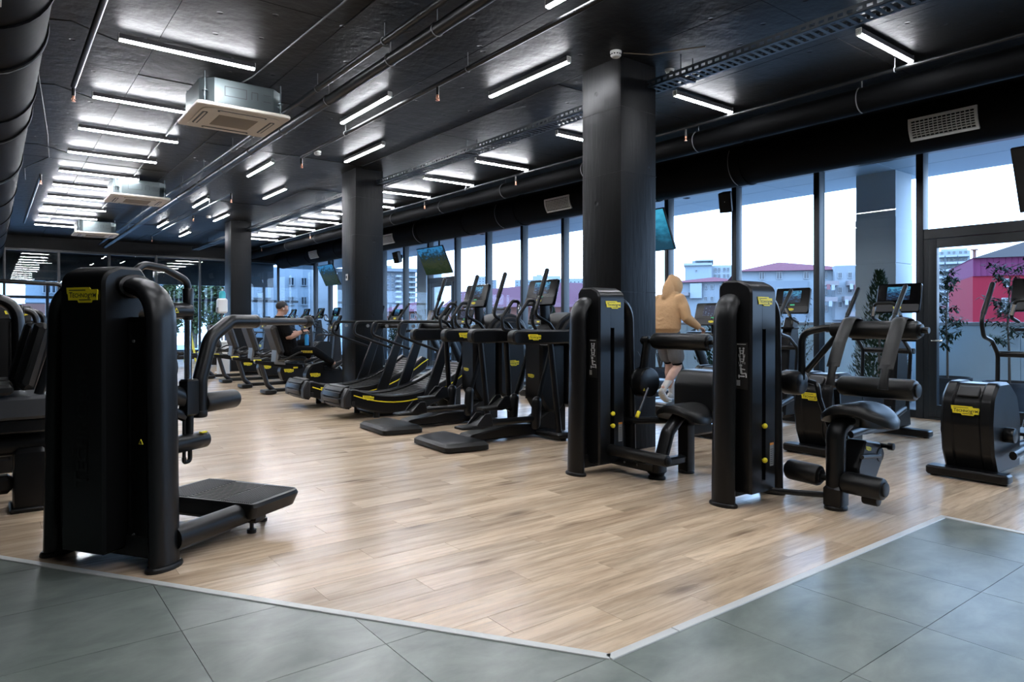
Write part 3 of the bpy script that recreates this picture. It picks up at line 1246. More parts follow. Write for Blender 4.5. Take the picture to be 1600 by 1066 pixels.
# ---------------------------------------------------------------- ceiling cassettes
def make_cassette():
    t = thing('air_conditioner', '', 'air conditioner')
    q = .42
    ch = .12
    out = [(-q + ch, -q), (q - ch, -q), (q, -q + ch), (q, q - ch), (q - ch, q), (-q + ch, q), (-q, q - ch), (-q, -q + ch)]
    body = MB().prism(out, 'z', .03, .30, .004).build('metal_body', 'galvanised', t, smooth=20)
    for sg in (-1, 1):      # knocked-out panel outlines on the long faces
        m2 = MB()
        for (x0, z0, x1, z1) in ((-.20, .13, .02, .135), (-.20, .225, .02, .23), (-.20, .13, -.195, .23), (.015, .13, .02, .23), (.07, .14, .075, .22), (.13, .14, .135, .22), (.07, .215, .135, .22), (.19, .14, .27, .145), (.19, .21, .27, .215)):
            m2.box((x0, sg * q - .002, z0), (x1, sg * q + .002, z1))
        m2.build('pressed_line', 'dark_grey', body, kind='stuff', smooth=0)
    pan = MB()
    pan.prism(rrect(.95, .95, .05, 4), 'z', -.005, .032, .008)
    p = pan.build('cover_panel', 'off_white', t, label='cream cover panel')
    # raised inner face with four slots and a centre grille
    MB().prism(rrect(.80, .80, .12, 5), 'z', -.016, -.004, .006).build('face_plate', 'off_white', p)
    for k in range(4):
        M = Matrix.Rotation(k * PI / 2, 4, 'Z')
        m2 = MB()
        m2.prism(rrect(.50, .055, .026, 4, 0, .345), 'z', -.019, -.015, 0, M)
        m2.build('air_slot', 'dark_grey', p, smooth=0)
        m2 = MB()
        m2.prism(rrect(.46, .022, .010, 3, 0, .345), 'z', -.024, -.018, .002, M)
        m2.build('flap', 'off_white', p)
    m2 = MB()
    for i in range(26):
        y = -.2 + .4 * i / 25
        m2.box((-.2, y - .004, -.021), (.2, y + .004, -.015))
    m2.build('intake_grille', mat('intake_tan', (0.30, 0.26, 0.21), 0.6), p, kind='stuff', smooth=0)
    for sx in (-1, 1):
        for sy in (-1, 1):
            m2 = MB()
            x, y = sx * .385, sy * .385
            m2.cyl((x, y, .04), (x, y, CEIL - 3.472), .007, 7)
            m2.box((x - .03, y - .03, .045), (x + .03, y + .03, .052))
            m2.cyl((x, y, .155), (x, y, .165), .03, 10)
            m2.cyl((x, y, .10), (x, y, .155), .013, 8)
            m2.build('hanging_rod', 'galvanised', t)
    return t


cas = make_cassette()
cl = ('nearest square ceiling air unit with bright metal body', 'middle ceiling air unit, metal sided, farther down the left light row', 'farthest small ceiling air unit near the glass partition')
for i, y in enumerate((7.80, 14.0, 20.2)):
    o = cas if i == 0 else copy_tree(cas)
    o.location = (2.12, y, 3.46)
    o['label'] = cl[i]
    o['group'] = 'ceiling air units'


# smoke detectors, cameras
def detector(x, y, label):
    t = thing('smoke_detector', label, 'smoke detector', (x, y, CEIL))
    MB().lathe([(.055, 0), (.055, -.018), (.052, -.022), (.052, -.03), (.050, -.045), (.038, -.058), (.0, -.060)], 24).build('housing', 'white_plastic', t)
    m = MB()
    for k in range(12):
        a = 2 * PI * k / 12
        M = Matrix.Rotation(a, 4, 'Z')
        m.box((.049, -.008, -.040), (.0535, .008, -.030), 0, M)
    m.build('vent_slot', 'print_black', t, kind='stuff', smooth=0)


detector(4.72, 4.55, 'round white smoke detector above the tall near column')
detector(3.92, 9.95, 'white smoke detector on the ceiling before the second column')
detector(4.2, 17.6, 'tiny white smoke detector before the third column')
pts = [(4.77, 4.5, 3.81), (5.0, 4.35, 3.80), (5.15, 4.1, 3.81), (5.22, 3.9, 3.79)]
tag(MB().sweep(pts, .006, 5).build('detector_wire', 'bark'), 'thin brown wire leading from the near smoke detector', 'cable')


def dome_cam(x, y, label):
    t = thing('security_camera', label, 'security camera', (x, y, TZ + .06))
    MB().lathe([(.05, .045), (.05, .0), (.048, -.005), (.045, -.02)], 20).build('base', 'white_plastic', t)
    MB().ball((-.005, -.01, -.03), .042, seg=16, rings=10).build('ball_housing', 'white_plastic', t)
    m = MB()
    m.cyl((-.02, -.035, -.045), (-.032, -.055, -.058), .02, 14)
    m.build('lens', 'print_black', t)


dome_cam(5.50, 4.55, 'white ball camera under the cable tray near the tall column')
dome_cam(5.50, 11.3, 'white ball camera under the cable tray beside the second column')
# ================================================================ terrace and town beyond the windows
def at(px, py, d):
    xc = (px - 800) / 1067 * d
    return Vector((FWD[0] * d + RGT[0] * xc, FWD[1] * d + RGT[1] * xc, 1.26 + (503 - py) / 1067 * d))


TX = 11.95
MB().box((FX1 + .12, FY0 - 4, -.12), (TX + .3, FY1 + 4, -.02)).build('terrace_floor', 'terrace_floor', kind='structure')
par = MB().box((TX, FY0 - 4, -.1), (TX + .16, FY1 + 4, 1.20)).build('parapet_wall', 'terrace_panel', kind='structure')
y = FY0 - 3
while y < FY1 + 3:      # clad in separate flat sheets
    MB().box((TX - .02, y + .004, 0), (TX, y + 1.196, 1.195), .002).build('cladding_panel', 'terrace_panel', par, smooth=0)
    y += 1.2
MB().box((TX - .05, FY0 - 4, 1.20), (TX + .20, FY1 + 4, 1.255), .004).build('coping', 'coping', par)
sof = MB().box((FX1 + .17, FY0 - 4, 3.62), (TX + .05, FY1 + 4, 4.2)).build('roof_overhang', 'soffit', kind='structure')
y = FY0 - 3.6
while y < FY1 + 3:
    for x0, x1 in ((FX1 + .18, FX1 + 1.28), (FX1 + 1.28, TX + .04)):
        MB().box((x0 + .004, y + .004, 3.59), (x1 - .004, y + 1.916, 3.62), .003).build('soffit_panel', 'soffit', sof, smooth=0)
    y += 1.92
for y in (8.2, 1.5, 14.9):
    MB().lathe([(.07, 0), (.07, -.01), (.05, -.012), (.045, .0)], 16, Matrix.Translation((10.4, y, 3.589))).build('spotlight', 'dark_grey', sof)
for y0, lab in ((4.74, 'grey clad terrace pillar outside the glass door'), (18.9, 'grey clad terrace pillar outside beyond the tilted screen'), (-1.2, 'grey clad terrace pillar near the room front')):
    p = MB().box((11.02, y0, -.05), (11.58, y0 + .6, 3.6), .004).build('pillar', 'terrace_pillar', kind='structure', label=lab)
    for z in (.72, 1.44, 2.16, 2.88):
        MB().box((11.012, y0 - .008, z - .71), (11.588, y0 + .608, z - .006), .003).build('cladding_panel', 'terrace_pillar', p)


# -------------------------------------------------------------- plants
def leaves(mb, pts, size, rnd, droop=0.2):
    """small folded leaves, two quads each"""
    for p in pts:
        a = rnd.uniform(0, 2 * PI)
        el = rnd.uniform(-.9, .7) - droop
        d = Vector((math.cos(a) * math.cos(el), math.sin(a) * math.cos(el), math.sin(el)))
        s = d.cross(Vector((0, 0, 1)))
        if s.length < .1:
            s = Vector((1, 0, 0))
        s.normalize()
        n = s.cross(d)
        L = size * rnd.uniform(.7, 1.3)
        w = L * .17
        p = Vector(p)
        m = p + d * L * .5 + n * L * .05
        mb.add([p, m + s * w - n * w * .35, p + d * L, m - s * w - n * w * .35, m], [(0, 1, 4), (1, 2, 4), (2, 3, 4), (3, 0, 4)])


def pot(root, r, h, m='pot_dark'):
    MB().lathe([(0, 0), (r * .74, 0), (r * .80, .02), (r * .97, h - .06), (r * 1.05, h - .06), (r * 1.05, h), (r * .95, h), (r * .92, h - .05), (0, h - .05)], 24).build('pot', m, root)


def bay_tree(x, y, label, seed, H=1.9, spread=.5, ph=.42, n=330, s0=.55):
    rnd = random.Random(seed)
    t = thing('potted_tree', label, 'plant', (x, y, -.02))
    pot(t, .30, ph)
    tr = MB()
    tr.sweep([(0, 0, ph - .1), (.02, .01, ph + .4), (-.01, .02, ph + .8), (.02, 0, H * .9)], [.018, .015, .012, .006], 6)
    lf = MB()
    for k in range(26):
        z = ph + s0 + (H - ph - s0) * k / 26
        a = rnd.uniform(0, 2 * PI)
        L = spread * rnd.uniform(.5, 1.0) * (1.1 - .5 * abs(k / 26 - .45))
        tip = Vector((math.cos(a) * L, math.sin(a) * L, z + L * rnd.uniform(.0, .6)))
        base = Vector((0, 0, z - .05))
        tr.sweep([base, base.lerp(tip, .5) + Vector((0, 0, .02)), tip], [.006, .004, .002], 4)
        for q in range(n // 26):
            f = rnd.uniform(.35, 1.05)
            p = base.lerp(tip, f) + Vector((rnd.uniform(-.04, .04), rnd.uniform(-.04, .04), rnd.uniform(-.03, .03)))
            leaves(lf, [p], .095, rnd)
    tr.build('trunk', 'bark', t)
    lf.build('foliage', 'leaf_dark', t, kind='stuff', smooth=0)


def conifer(x, y, label, seed, H=1.7, r=.34, ph=.35, m='leaf_dark'):
    rnd = random.Random(seed)
    t = thing('potted_conifer', label, 'plant', (x, y, -.02))
    pot(t, .28, ph)
    MB().sweep([(0, 0, ph - .1), (0, 0, H * .8)], [.03, .008], 6).build('trunk', 'bark', t)
    lf = MB()
    pts = []
    for k in range(1500):
        f = rnd.random() ** 1.3
        z = ph + .05 + (H - ph) * f
        rr = r * (1 - f) ** .75 * (.55 + .45 * rnd.random()) * (.7 if f < .06 else 1) + .02
        a = rnd.uniform(0, 2 * PI)
        pts.append((math.cos(a) * rr, math.sin(a) * rr, z))
    for p in pts:
        a = math.atan2(p[1], p[0])
        d = Vector((math.cos(a) * .5, math.sin(a) * .5, .85)).normalized()
        s = Vector((-math.sin(a), math.cos(a), 0))
        P = Vector(p)
        L = rnd.uniform(.05, .10)
        lf.add([P, P + d * L * .5 + s * .018, P + d * L, P + d * L * .5 - s * .018], [(0, 1, 2), (0, 2, 3)])
    lf.build('foliage', m, t, kind='stuff', smooth=0)


def shrub(x, y, label, seed, H=1.5, r=.45, n=900, m='leaf_grey', ph=.3, size=.06):
    rnd = random.Random(seed)
    t = thing('potted_shrub', label, 'plant', (x, y, -.02))
    pot(t, .30, ph)
    st = MB()
    lf = MB()
    for k in range(22):
        a = rnd.uniform(0, 2 * PI)
        tip = Vector((math.cos(a) * r * rnd.uniform(.2, 1), math.sin(a) * r * rnd.uniform(.2, 1), ph + (H - ph) * rnd.uniform(.35, 1)))
        b = Vector((0, 0, ph - .08))
        mid = b.lerp(tip, .5) + Vector((0, 0, .08))
        st.sweep([b, mid, tip], [.008, .006, .002], 4)
        for q in range(n // 22):
            f = rnd.uniform(.3, 1.05)
            p = b.lerp(mid, f * 2) if f < .5 else mid.lerp(tip, f * 2 - 1)
            leaves(lf, [p + Vector((rnd.uniform(-.05, .05), rnd.uniform(-.05, .05), rnd.uniform(-.05, .05)))], size, rnd, 0)
    st.build('stems', 'bark', t, kind='stuff')
    lf.build('foliage', m, t, kind='stuff', smooth=0)


bay_tree(11.2, 3.32, 'slender bay tree in a dark pot outside the glass door', 4, 2.12, .45, .45, 800)
bay_tree(11.45, 4.18, 'leafy young tree in a dark pot left of the door frame', 9, 2.1, .24, .45, 700, .5)
conifer(10.45, 4.72, 'tall dark conifer in a pot before the grey terrace pillar', 5, 1.95, .42)
conifer(11.3, 8.15, 'broad dark conifer outside beyond the walking man', 6, 1.45, .50)
shrub(11.3, 6.55, 'grey green leafy shrub outside behind the third elliptical', 7, 1.75, .50, 1300)
shrub(11.3, 9.6, 'pale shrub outside left of the walking man', 8, 1.7, .40, 700)
for i, (px, H) in enumerate(((893, 1.75), (862, 1.6), (838, 1.72), (812, 1.6), (760, 1.5), (722, 1.7), (690, 1.5), (617, 1.6))):
    r_ = at(px, 503, 1.0)
    X = 11.3
    k = X / r_.x
    if i % 3 == 1:
        conifer(X, r_.y * k, '%s small conifer in the far terrace row counted from the tall column' % ORD[i // 3], 20 + i, H, .30)
    else:
        shrub(X, r_.y * k, '%s pale shrub in the far terrace row counted from the tall column' % ORD[i - (i + 1) // 3], 20 + i, H, .38, 600)


# -------------------------------------------------------------- town
MB().box((14, -160, -9.2), (330, 330, -9.0)).build('ground', mat('street', (0.16, 0.16, 0.165), 0.8), kind='structure')
MB().box((-140, FY1 + 9.5, -9.2), (14, 330, -9.0)).build('ground', 'street', kind='structure')
MB().box((-40, FY1 + 5.05, -.16), (11.9, FY1 + 9.4, -.03)).build('forecourt', mat('forecourt_paving', (0.06, 0.062, 0.065), 0.85, spec=.2), kind='structure')

mat('wall_cream', (0.143, 0.155, 0.164), 0.85, var=(.35, (0.124, 0.133, 0.146)))
mat('wall_pale', (0.161, 0.180, 0.192), 0.85, var=(.3, (0.136, 0.155, 0.171)))
mat('wall_grey', (0.112, 0.127, 0.143), 0.85, var=(.4, (0.087, 0.099, 0.115)))
mat('wall_white', (0.180, 0.192, 0.205), 0.8)
mat('wall_red', (0.135, 0.008, 0.016), 0.85, var=(.2, (0.115, 0.007, 0.013)), spec=.1)
mat('wall_plum', (0.085, 0.018, 0.045), 0.85, spec=.1)
mat('wall_brick', (0.13, 0.05, 0.035), 0.85, var=(2, (0.09, 0.035, 0.025)))
mat('roof_red', (0.075, 0.014, 0.021), 0.9, var=(.6, (0.06, 0.011, 0.018)), spec=.1)
mat('roof_plum', (0.050, 0.0125, 0.022), 0.9, var=(.5, (0.042, 0.010, 0.018)), spec=.1)
mat('roof_grey', (0.06, 0.055, 0.055), 0.9, spec=.1)
mat('win_dark', (0.015, 0.023, 0.031), 0.15)
mat('win_frame', (0.186, 0.195, 0.202), 0.5)
mat('balcony', (0.130, 0.112, 0.112), 0.8)
mat('laundry', (0.13, 0.05, 0.055), 0.9)

WIN = {}


def win_mesh(w, h):
    k = (round(w, 2), round(h, 2))
    if k not in WIN:
        m = MB()
        t = min(w, h) * .10
        for a, b in (((-w / 2, -h / 2), (w / 2, -h / 2 + t)), ((-w / 2, h / 2 - t), (w / 2, h / 2)), ((-w / 2, -h / 2 + t), (-w / 2 + t, h / 2 - t)), ((w / 2 - t, -h / 2 + t), (w / 2, h / 2 - t)), ((-t / 2, -h / 2 + t), (t / 2, h / 2 - t))):
            m.box((a[0], -.10, a[1]), (b[0], .05, b[1]))
        g = MB().box((-w / 2 + t, -.04, -h / 2 + t), (w / 2 - t, .05, h / 2 - t))
        WIN[k] = (m.mesh('window', 'win_frame', 0), g.mesh('pane', 'win_dark', 0))
    return WIN[k]


class House:
    """a building whose front is square to the line of sight turned by yaw; local x to the right, y away, z up"""

    def __init__(s, label, px0, px1, d, yaw=0.0, name='apartment_building', group=None):
        s.d = d
        pc = (px0 + px1) / 2
        s.pc = pc
        c = at(pc, 503, d)
        ray_a = math.atan2(c.y, c.x)
        s.rz = ray_a - PI / 2 + yaw
        s.root = thing(name, label, 'building', (c.x, c.y, -9.0), s.rz, group)
        s.c = c
        s.k = c.to_2d().length / 1067 * math.cos(math.atan((pc - 800) / 1067))
        s.w = (px1 - px0) * s.sc() / max(.5, math.cos(yaw))

    def sc(s):
        # metres per pixel across the sight line at the building's centre
        a = math.atan((s.pc - 800) / 1067)
        return s.d / 1067 * math.cos(a)

    def X(s, px):
        return (px - s.pc) * s.sc()

    def Z(s, py):
        return 10.26 + (503 - py) / 1067 * s.d

    def wall(s, px0, px1, py, depth, m, y0=0.0, name='wall'):
        return MB().box((s.X(px0), y0, 0), (s.X(px1), y0 + depth, s.Z(py))).build(name, m, s.root, smooth=0)

    def win(s, px, py, w, h, y=0.0):
        me = win_mesh(w * s.sc(), h * s.d / 1067)
        o = bpy.data.objects.new('window', me[0])
        COL.objects.link(o)
        o.parent = s.root
        o.location = (s.X(px), y, s.Z(py))
        g = bpy.data.objects.new('pane', me[1])
        COL.objects.link(g)
        g.parent = o

    def slab(s, px0, px1, py0, py1, y0, y1, m, name, z=None):
        return MB().box((s.X(px0), y0, s.Z(py1)), (s.X(px1), y1, s.Z(py0))).build(name, m, s.root, smooth=0)

    def gable(s, px0, px1, pxr, py0, py1, depth, m, over=.5, y0=0):
        z0, z1 = s.Z(py0), s.Z(py1)
        x0, x1, xr = s.X(px0) - over, s.X(px1) + over, s.X(pxr)
        mb = MB()
        ya, yb = y0 - over, y0 + depth + over
        ym = (ya + yb) / 2
        z1 = 10.26 + (503 - py1) / 1067 * (s.d + ym)
        q = min((x1 - x0) * .42, depth * .5)
        mb.add([(x0, ya, z0), (x1, ya, z0), (x1, yb, z0), (x0, yb, z0), (max(x0 + q, min(xr, x1 - q)) - .1, ym, z1), (max(x0 + q, min(xr, x1 - q)) + .1, ym, z1)],
               [(0, 1, 5, 4), (2, 3, 4, 5), (3, 0, 4), (1, 2, 5), (3, 2, 1, 0)])
        return mb.build('roof', m, s.root, smooth=0)


# white tower block left of the hooded man's head line
h = House('white apartment tower with a flat roof block beyond the hooded man', 1068, 1146, 150)
h.wall(1070, 1112, 414, 18, 'wall_pale')
h.wall(1112, 1146, 414, 16, 'wall_white', 2)
h.slab(1068, 1113, 411, 414.5, -.5, 18.5, 'wall_white', 'cornice')
h.slab(1081, 1107, 406, 411, 2, 12, 'wall_pale', 'roof_block')
h.slab(1086, 1115, 405, 407, 1, 13, 'wall_white', 'roof_block')
for py in (421, 431, 441, 451):
    for px in (1118, 1124, 1132, 1138):
        h.win(px, py, 4.2, 6.5, 1.9)
h.win(1088, 423, 3, 3)
# red roofed terrace block in front of it
h = House('long low block with a red roof and white tarpaulin beyond the hooded man', 1040, 1150, 95, R(-14))
h.wall(1040, 1150, 441, 12, 'wall_cream')
h.gable(1040, 1150, 1100, 441, 434, 12, 'roof_red', .6)
h.slab(1079, 1098, 443, 466, -.5, -.35, 'wall_white', 'tarpaulin')
for i, px in enumerate((1046, 1058, 1070, 1103, 1113, 1127, 1137)):
    for py in (449, 467, 486):
        if not (px in (1070,) and py < 470):
            h.win(px, py, 5, 7)
for px0, px1, py in ((1064, 1078, 457), (1106, 1120, 475), (1122, 1140, 494)):
    h.slab(px0, px1, py, py + 5, -1.3, 0, 'balcony', 'balcony')
# long blue-grey house with a hipped roof
h = House('long three storey house with a dark red hipped roof behind the abdominal machine', 1155, 1345, 70, R(8))
h.wall(1157, 1340, 423, 16, 'wall_pale')
h.wall(1156, 1262, 439, .25, 'wall_grey', -.3, 'render_panel')
h.gable(1155, 1342, 1232, 423, 410, 16, 'roof_red', .6)
h.slab(1300, 1342, 418, 500, -1.6, 0, 'wall_cream', 'stair_bay')
for px in (1189, 1217, 1260):
    for py in (430, 456, 482):
        h.win(px, py, 9, 12, -.3 if px < 1262 and py > 439 else 0)
for px in (1278, 1290):
    for py in (430, 456, 482):
        h.win(px, py, 6, 10)
for px in (1307, 1322, 1334):
    for py in (433, 455, 477):
        h.win(px, py, 6, 9, -1.6)
for px0, px1, py in ((1282, 1302, 442), (1316, 1338, 442), (1282, 1300, 466), (1310, 1330, 465), (1316, 1338, 488)):
    h.slab(px0, px1, py, py + 7, -2.9, -1.4, 'balcony', 'balcony')
for px, py, m in ((1286, 450, 'laundry'), (1293, 451, 'wall_white'), (1320, 450, 'wall_white'), (1327, 451, 'laundry'), (1313, 473, 'wall_white'), (1322, 474, 'wall_grey'), (1289, 475, 'wall_white')):
    h.slab(px - 2.5, px + 2.5, py - 3, py + 5, -3.0, -2.92, m, 'hanging_laundry')
# tower through the door
h = House('tall pale apartment tower with curved stacked balconies seen through the door', 1462, 1520, 130)
h.wall(1466, 1516, 392, 16, 'wall_pale')
h.slab(1470, 1512, 388, 393, 1, 14, 'wall_white', 'roof_block')
for py in (399, 410, 421, 432, 443, 454, 465, 476, 487, 498):
    for a, b in ((1467, 1476), (1478, 1496), (1497, 1514)):
        h.slab(a, b, py, py + 3.4, -1.8, 0, 'wall_white', 'balcony')
    for px in (1472, 1483, 1491, 1501, 1509):
        h.win(px, py - 4, 4.5, 5)
h = House('low crowded pale houses under the tall tower seen through the door', 1440, 1525, 80)
h.wall(1440, 1525, 463, 10, 'wall_cream')
for px in (1466, 1476, 1487, 1498, 1508, 1517):
    for py in (471, 485, 496):
        h.win(px, py, 5, 7)
for px0, px1, py in ((1462, 1480, 478), (1490, 1512, 478)):
    h.slab(px0, px1, py, py + 4, -1, 0, 'laundry', 'balcony')
# red building
h = House('bright red building with white windows and plum upper wall seen through the door', 1518, 1640, 45, R(10), 'red_building')
h.wall(1518, 1660, 430, 12, 'wall_red')
h.slab(1518, 1660, 401, 430.5, -.10, 12, 'wall_plum', 'upper_wall')
for k in range(14):
    px = 1522 + k * 10
    h.slab(px - .5, px + .5, 402, 430, -.16, -.09, 'wall_plum', 'standing_seam')
mb = MB()
mb.add([(h.X(1517), -.4, h.Z(402)), (h.X(1660), -.4, h.Z(402)), (h.X(1660), 12.4, h.Z(402)), (h.X(1517), 12.4, h.Z(402)), (h.X(1660), -.4, h.Z(363)), (h.X(1660), 12.4, h.Z(363))], [(0, 1, 4), (3, 5, 2), (0, 4, 5, 3), (0, 3, 2, 1), (1, 2, 5, 4)])
mb.build('roof', 'roof_grey', h.root, smooth=0)
h.win(1573, 442, 9, 13)
h.win(1571, 474, 13, 17)
h.slab(1560, 1572, 482, 488, -.5, 0, 'win_frame', 'air_conditioner_unit')
h2 = MB()
h2.cyl((h.X(1529), 2, h.Z(402)), (h.X(1529), 2, h.Z(384)), .10, 10)
h2.cyl((h.X(1529), 2, h.Z(385)), (h.X(1529), 2, h.Z(383)), .22, 10)
h2.build('chimney', 'wall_brick', h.root)
# plum roofed hall through the middle windows
h = House('long hall with a broad plum coloured sheet roof behind the step trainers', 700, 905, 38, R(0), 'hall')
h.wall(690, 925, 478, 14, 'wall_brick')
mb = MB()
xa, xb = h.X(690), h.X(930)
mb.add([(xa, -.5, h.Z(480)), (xb, -.5, h.Z(480)), (h.X(935), 9, h.Z(428)), (h.X(892), 9, h.Z(427)), (h.X(700), 9, h.Z(445)), (xb, 16, h.Z(480)), (xa, 16, h.Z(480))], [(0, 1, 2, 3, 4), (4, 3, 2, 5, 6), (0, 4, 6), (1, 5, 2), (0, 6, 5, 1)])
mb.build('roof', 'roof_plum', h.root, smooth=0)
h = House('brick house with a lower plum roof behind the second column', 596, 705, 64, R(-6), 'hall')
h.wall(596, 705, 487, 12, 'wall_brick')
h.gable(590, 706, 690, 487, 468, 12, 'roof_plum', .5)
for px in (612, 628, 645, 672, 690):
    h.win(px, 494, 6, 7)
h = House('grey high rise block with stacked balconies left of the tilted mountain screen', 596, 652, 105, R(12))
h.wall(602, 650, 424, 15, 'wall_grey')
h.wall(603, 616, 414, 8, 'wall_pale', 2, 'roof_block')
h.slab(600, 652, 420, 425, -.8, 15.5, 'wall_grey', 'cornice')
for py in (430, 438, 446, 454, 462, 470, 478, 486):
    for px in (606, 613, 627, 634, 641, 647):
        h.win(px, py, 4, 4.5)
    h.slab(617, 624, py + 1, py + 4, -1.4, 0, 'wall_white', 'balcony')
    h.slab(636, 650, py + 2, py + 4.5, -1.2, 0, 'wall_pale', 'balcony')
h = House('small distant pale tower above the plum roof', 738, 778, 190)
h.wall(742, 758, 432, 12, 'wall_pale')
h.wall(758, 776, 437, 12, 'wall_grey', 1)
for py in (436, 440, 444, 448):
    h.win(745, py, 2, 2.4)
    h.win(750, py, 2, 2.4)
    h.win(755, py, 2, 2.4)
    h.win(763, py + 3, 2.5, 2.4, 1)
    h.win(770, py + 3, 2.5, 2.4, 1)
h = House('distant long white block on the skyline above the plum roof', 802, 925, 210)
h.wall(804, 832, 437, 12, 'wall_pale')
h.wall(832, 876, 431, 12, 'wall_white', 1)
h.wall(876, 925, 435, 12, 'wall_pale', 2)
h.slab(838, 846, 428, 432, 3, 8, 'wall_white', 'roof_block')
for px in range(808, 924, 6):
    for py in (441, 446):
        h.win(px, py, 3, 2.6)
h = House('pale building close beyond the far windows right of the seated man', 525, 600, 30, R(-4))
h.wall(527, 596, 425, 6, 'wall_pale')
for px in (540, 558, 578):
    for py in (440, 462, 484):
        h.win(px, py, 8, 10)
h.slab(525, 598, 421, 426, -.4, 6.4, 'wall_white', 'cornice')

# beyond the lobby: pale house walls and trees
h = House('pale house wall outside the far lobby doors behind the seated man', 395, 520, 33)
h.wall(388, 520, 418, 8, 'wall_white')
h.slab(396, 424, 444, 466, -.25, 0, 'win_frame', 'wall_sign_board')
for px in (455, 475):
    for py in (440, 470):
        h.win(px, py, 9, 13)
h = House('pale blue building with a barred window outside the far left partition', 30, 140, 36)
h.wall(40, 131, 415, 8, 'wall_pale')
for px in (73, 87, 104, 119):
    for py in (438, 452):
        h.win(px, py, 13, 13)
h.slab(40, 131, 470, 474, -.8, 0, 'wall_white', 'ledge')
h.slab(38, 140, 477, 500, -3, -1, 'wall_brick', 'tiled_porch')
h = House('small pale house between the far trees', 222, 258, 50)
h.wall(222, 258, 440, 8, 'wall_white')
h.gable(222, 258, 240, 470, 462, 6, 'roof_red', .3, -7)
for py in (448, 457):
    for px in (229, 240, 251):
        h.win(px, py, 5, 6)
h.wall(222, 258, 470, 6, 'wall_cream', -7, 'porch')


def tree(px, d, label, seed, top, half, m='leaf_far', trunk=True):
    rnd = random.Random(seed)
    c = at(px, 503, d)
    t = thing('tree', label, 'tree', (c.x, c.y, -9.0 if c.x > 14 or d > 36 else -.1), 0, 'trees beyond the far lobby')
    s = d / 1067
    zb = t.location.z
    zc = 1.26 + (503 - (top + 42)) * s - zb
    zt = 1.26 + (503 - top) * s - zb
    tk = MB()
    tk.sweep([(0, 0, 0), (.1, .1, zc * .6), (0, 0, zc)], [.2, .15, .08], 7)
    tk.build('trunk', 'bark', t)
    lf = MB()
    for k in range(2600):
        a = rnd.uniform(0, 2 * PI)
        u = rnd.uniform(-1, 1)
        rr = rnd.random() ** .4
        q = math.sqrt(1 - u * u)
        wob = .75 + .25 * math.sin(a * 3 + seed) * math.cos(u * 4)
        p = Vector((math.cos(a) * q * half * s * rr * wob, math.sin(a) * q * half * s * rr * wob, zc + u * (zt - zc) * rr * (1.3 if u < 0 else 1)))
        leaves(lf, [p], .36, rnd, 0)
    lf.build('foliage', m, t, kind='stuff', smooth=0)


for i, (px, d, top, half) in enumerate(((266, 37.5, 432, 22), (302, 35.5, 428, 26), (338, 38.5, 430, 24), (372, 46, 440, 18))):
    tree(px, d, '%s leafy tree from the left beyond the far lobby glass' % ORD[i], 40 + i, top, half)
# ================================================================ weight machines
def foot_pad(parent, x, y, rx, ry, label=None):
    MB().lathe([(1.0, 0), (1.02, .006), (1.0, .018), (.90, .026)], 20, Matrix.Translation((x, y, 0)) @ Matrix.Diagonal((rx, ry, 1, 1))).build('foot', 'black_rubber', parent)


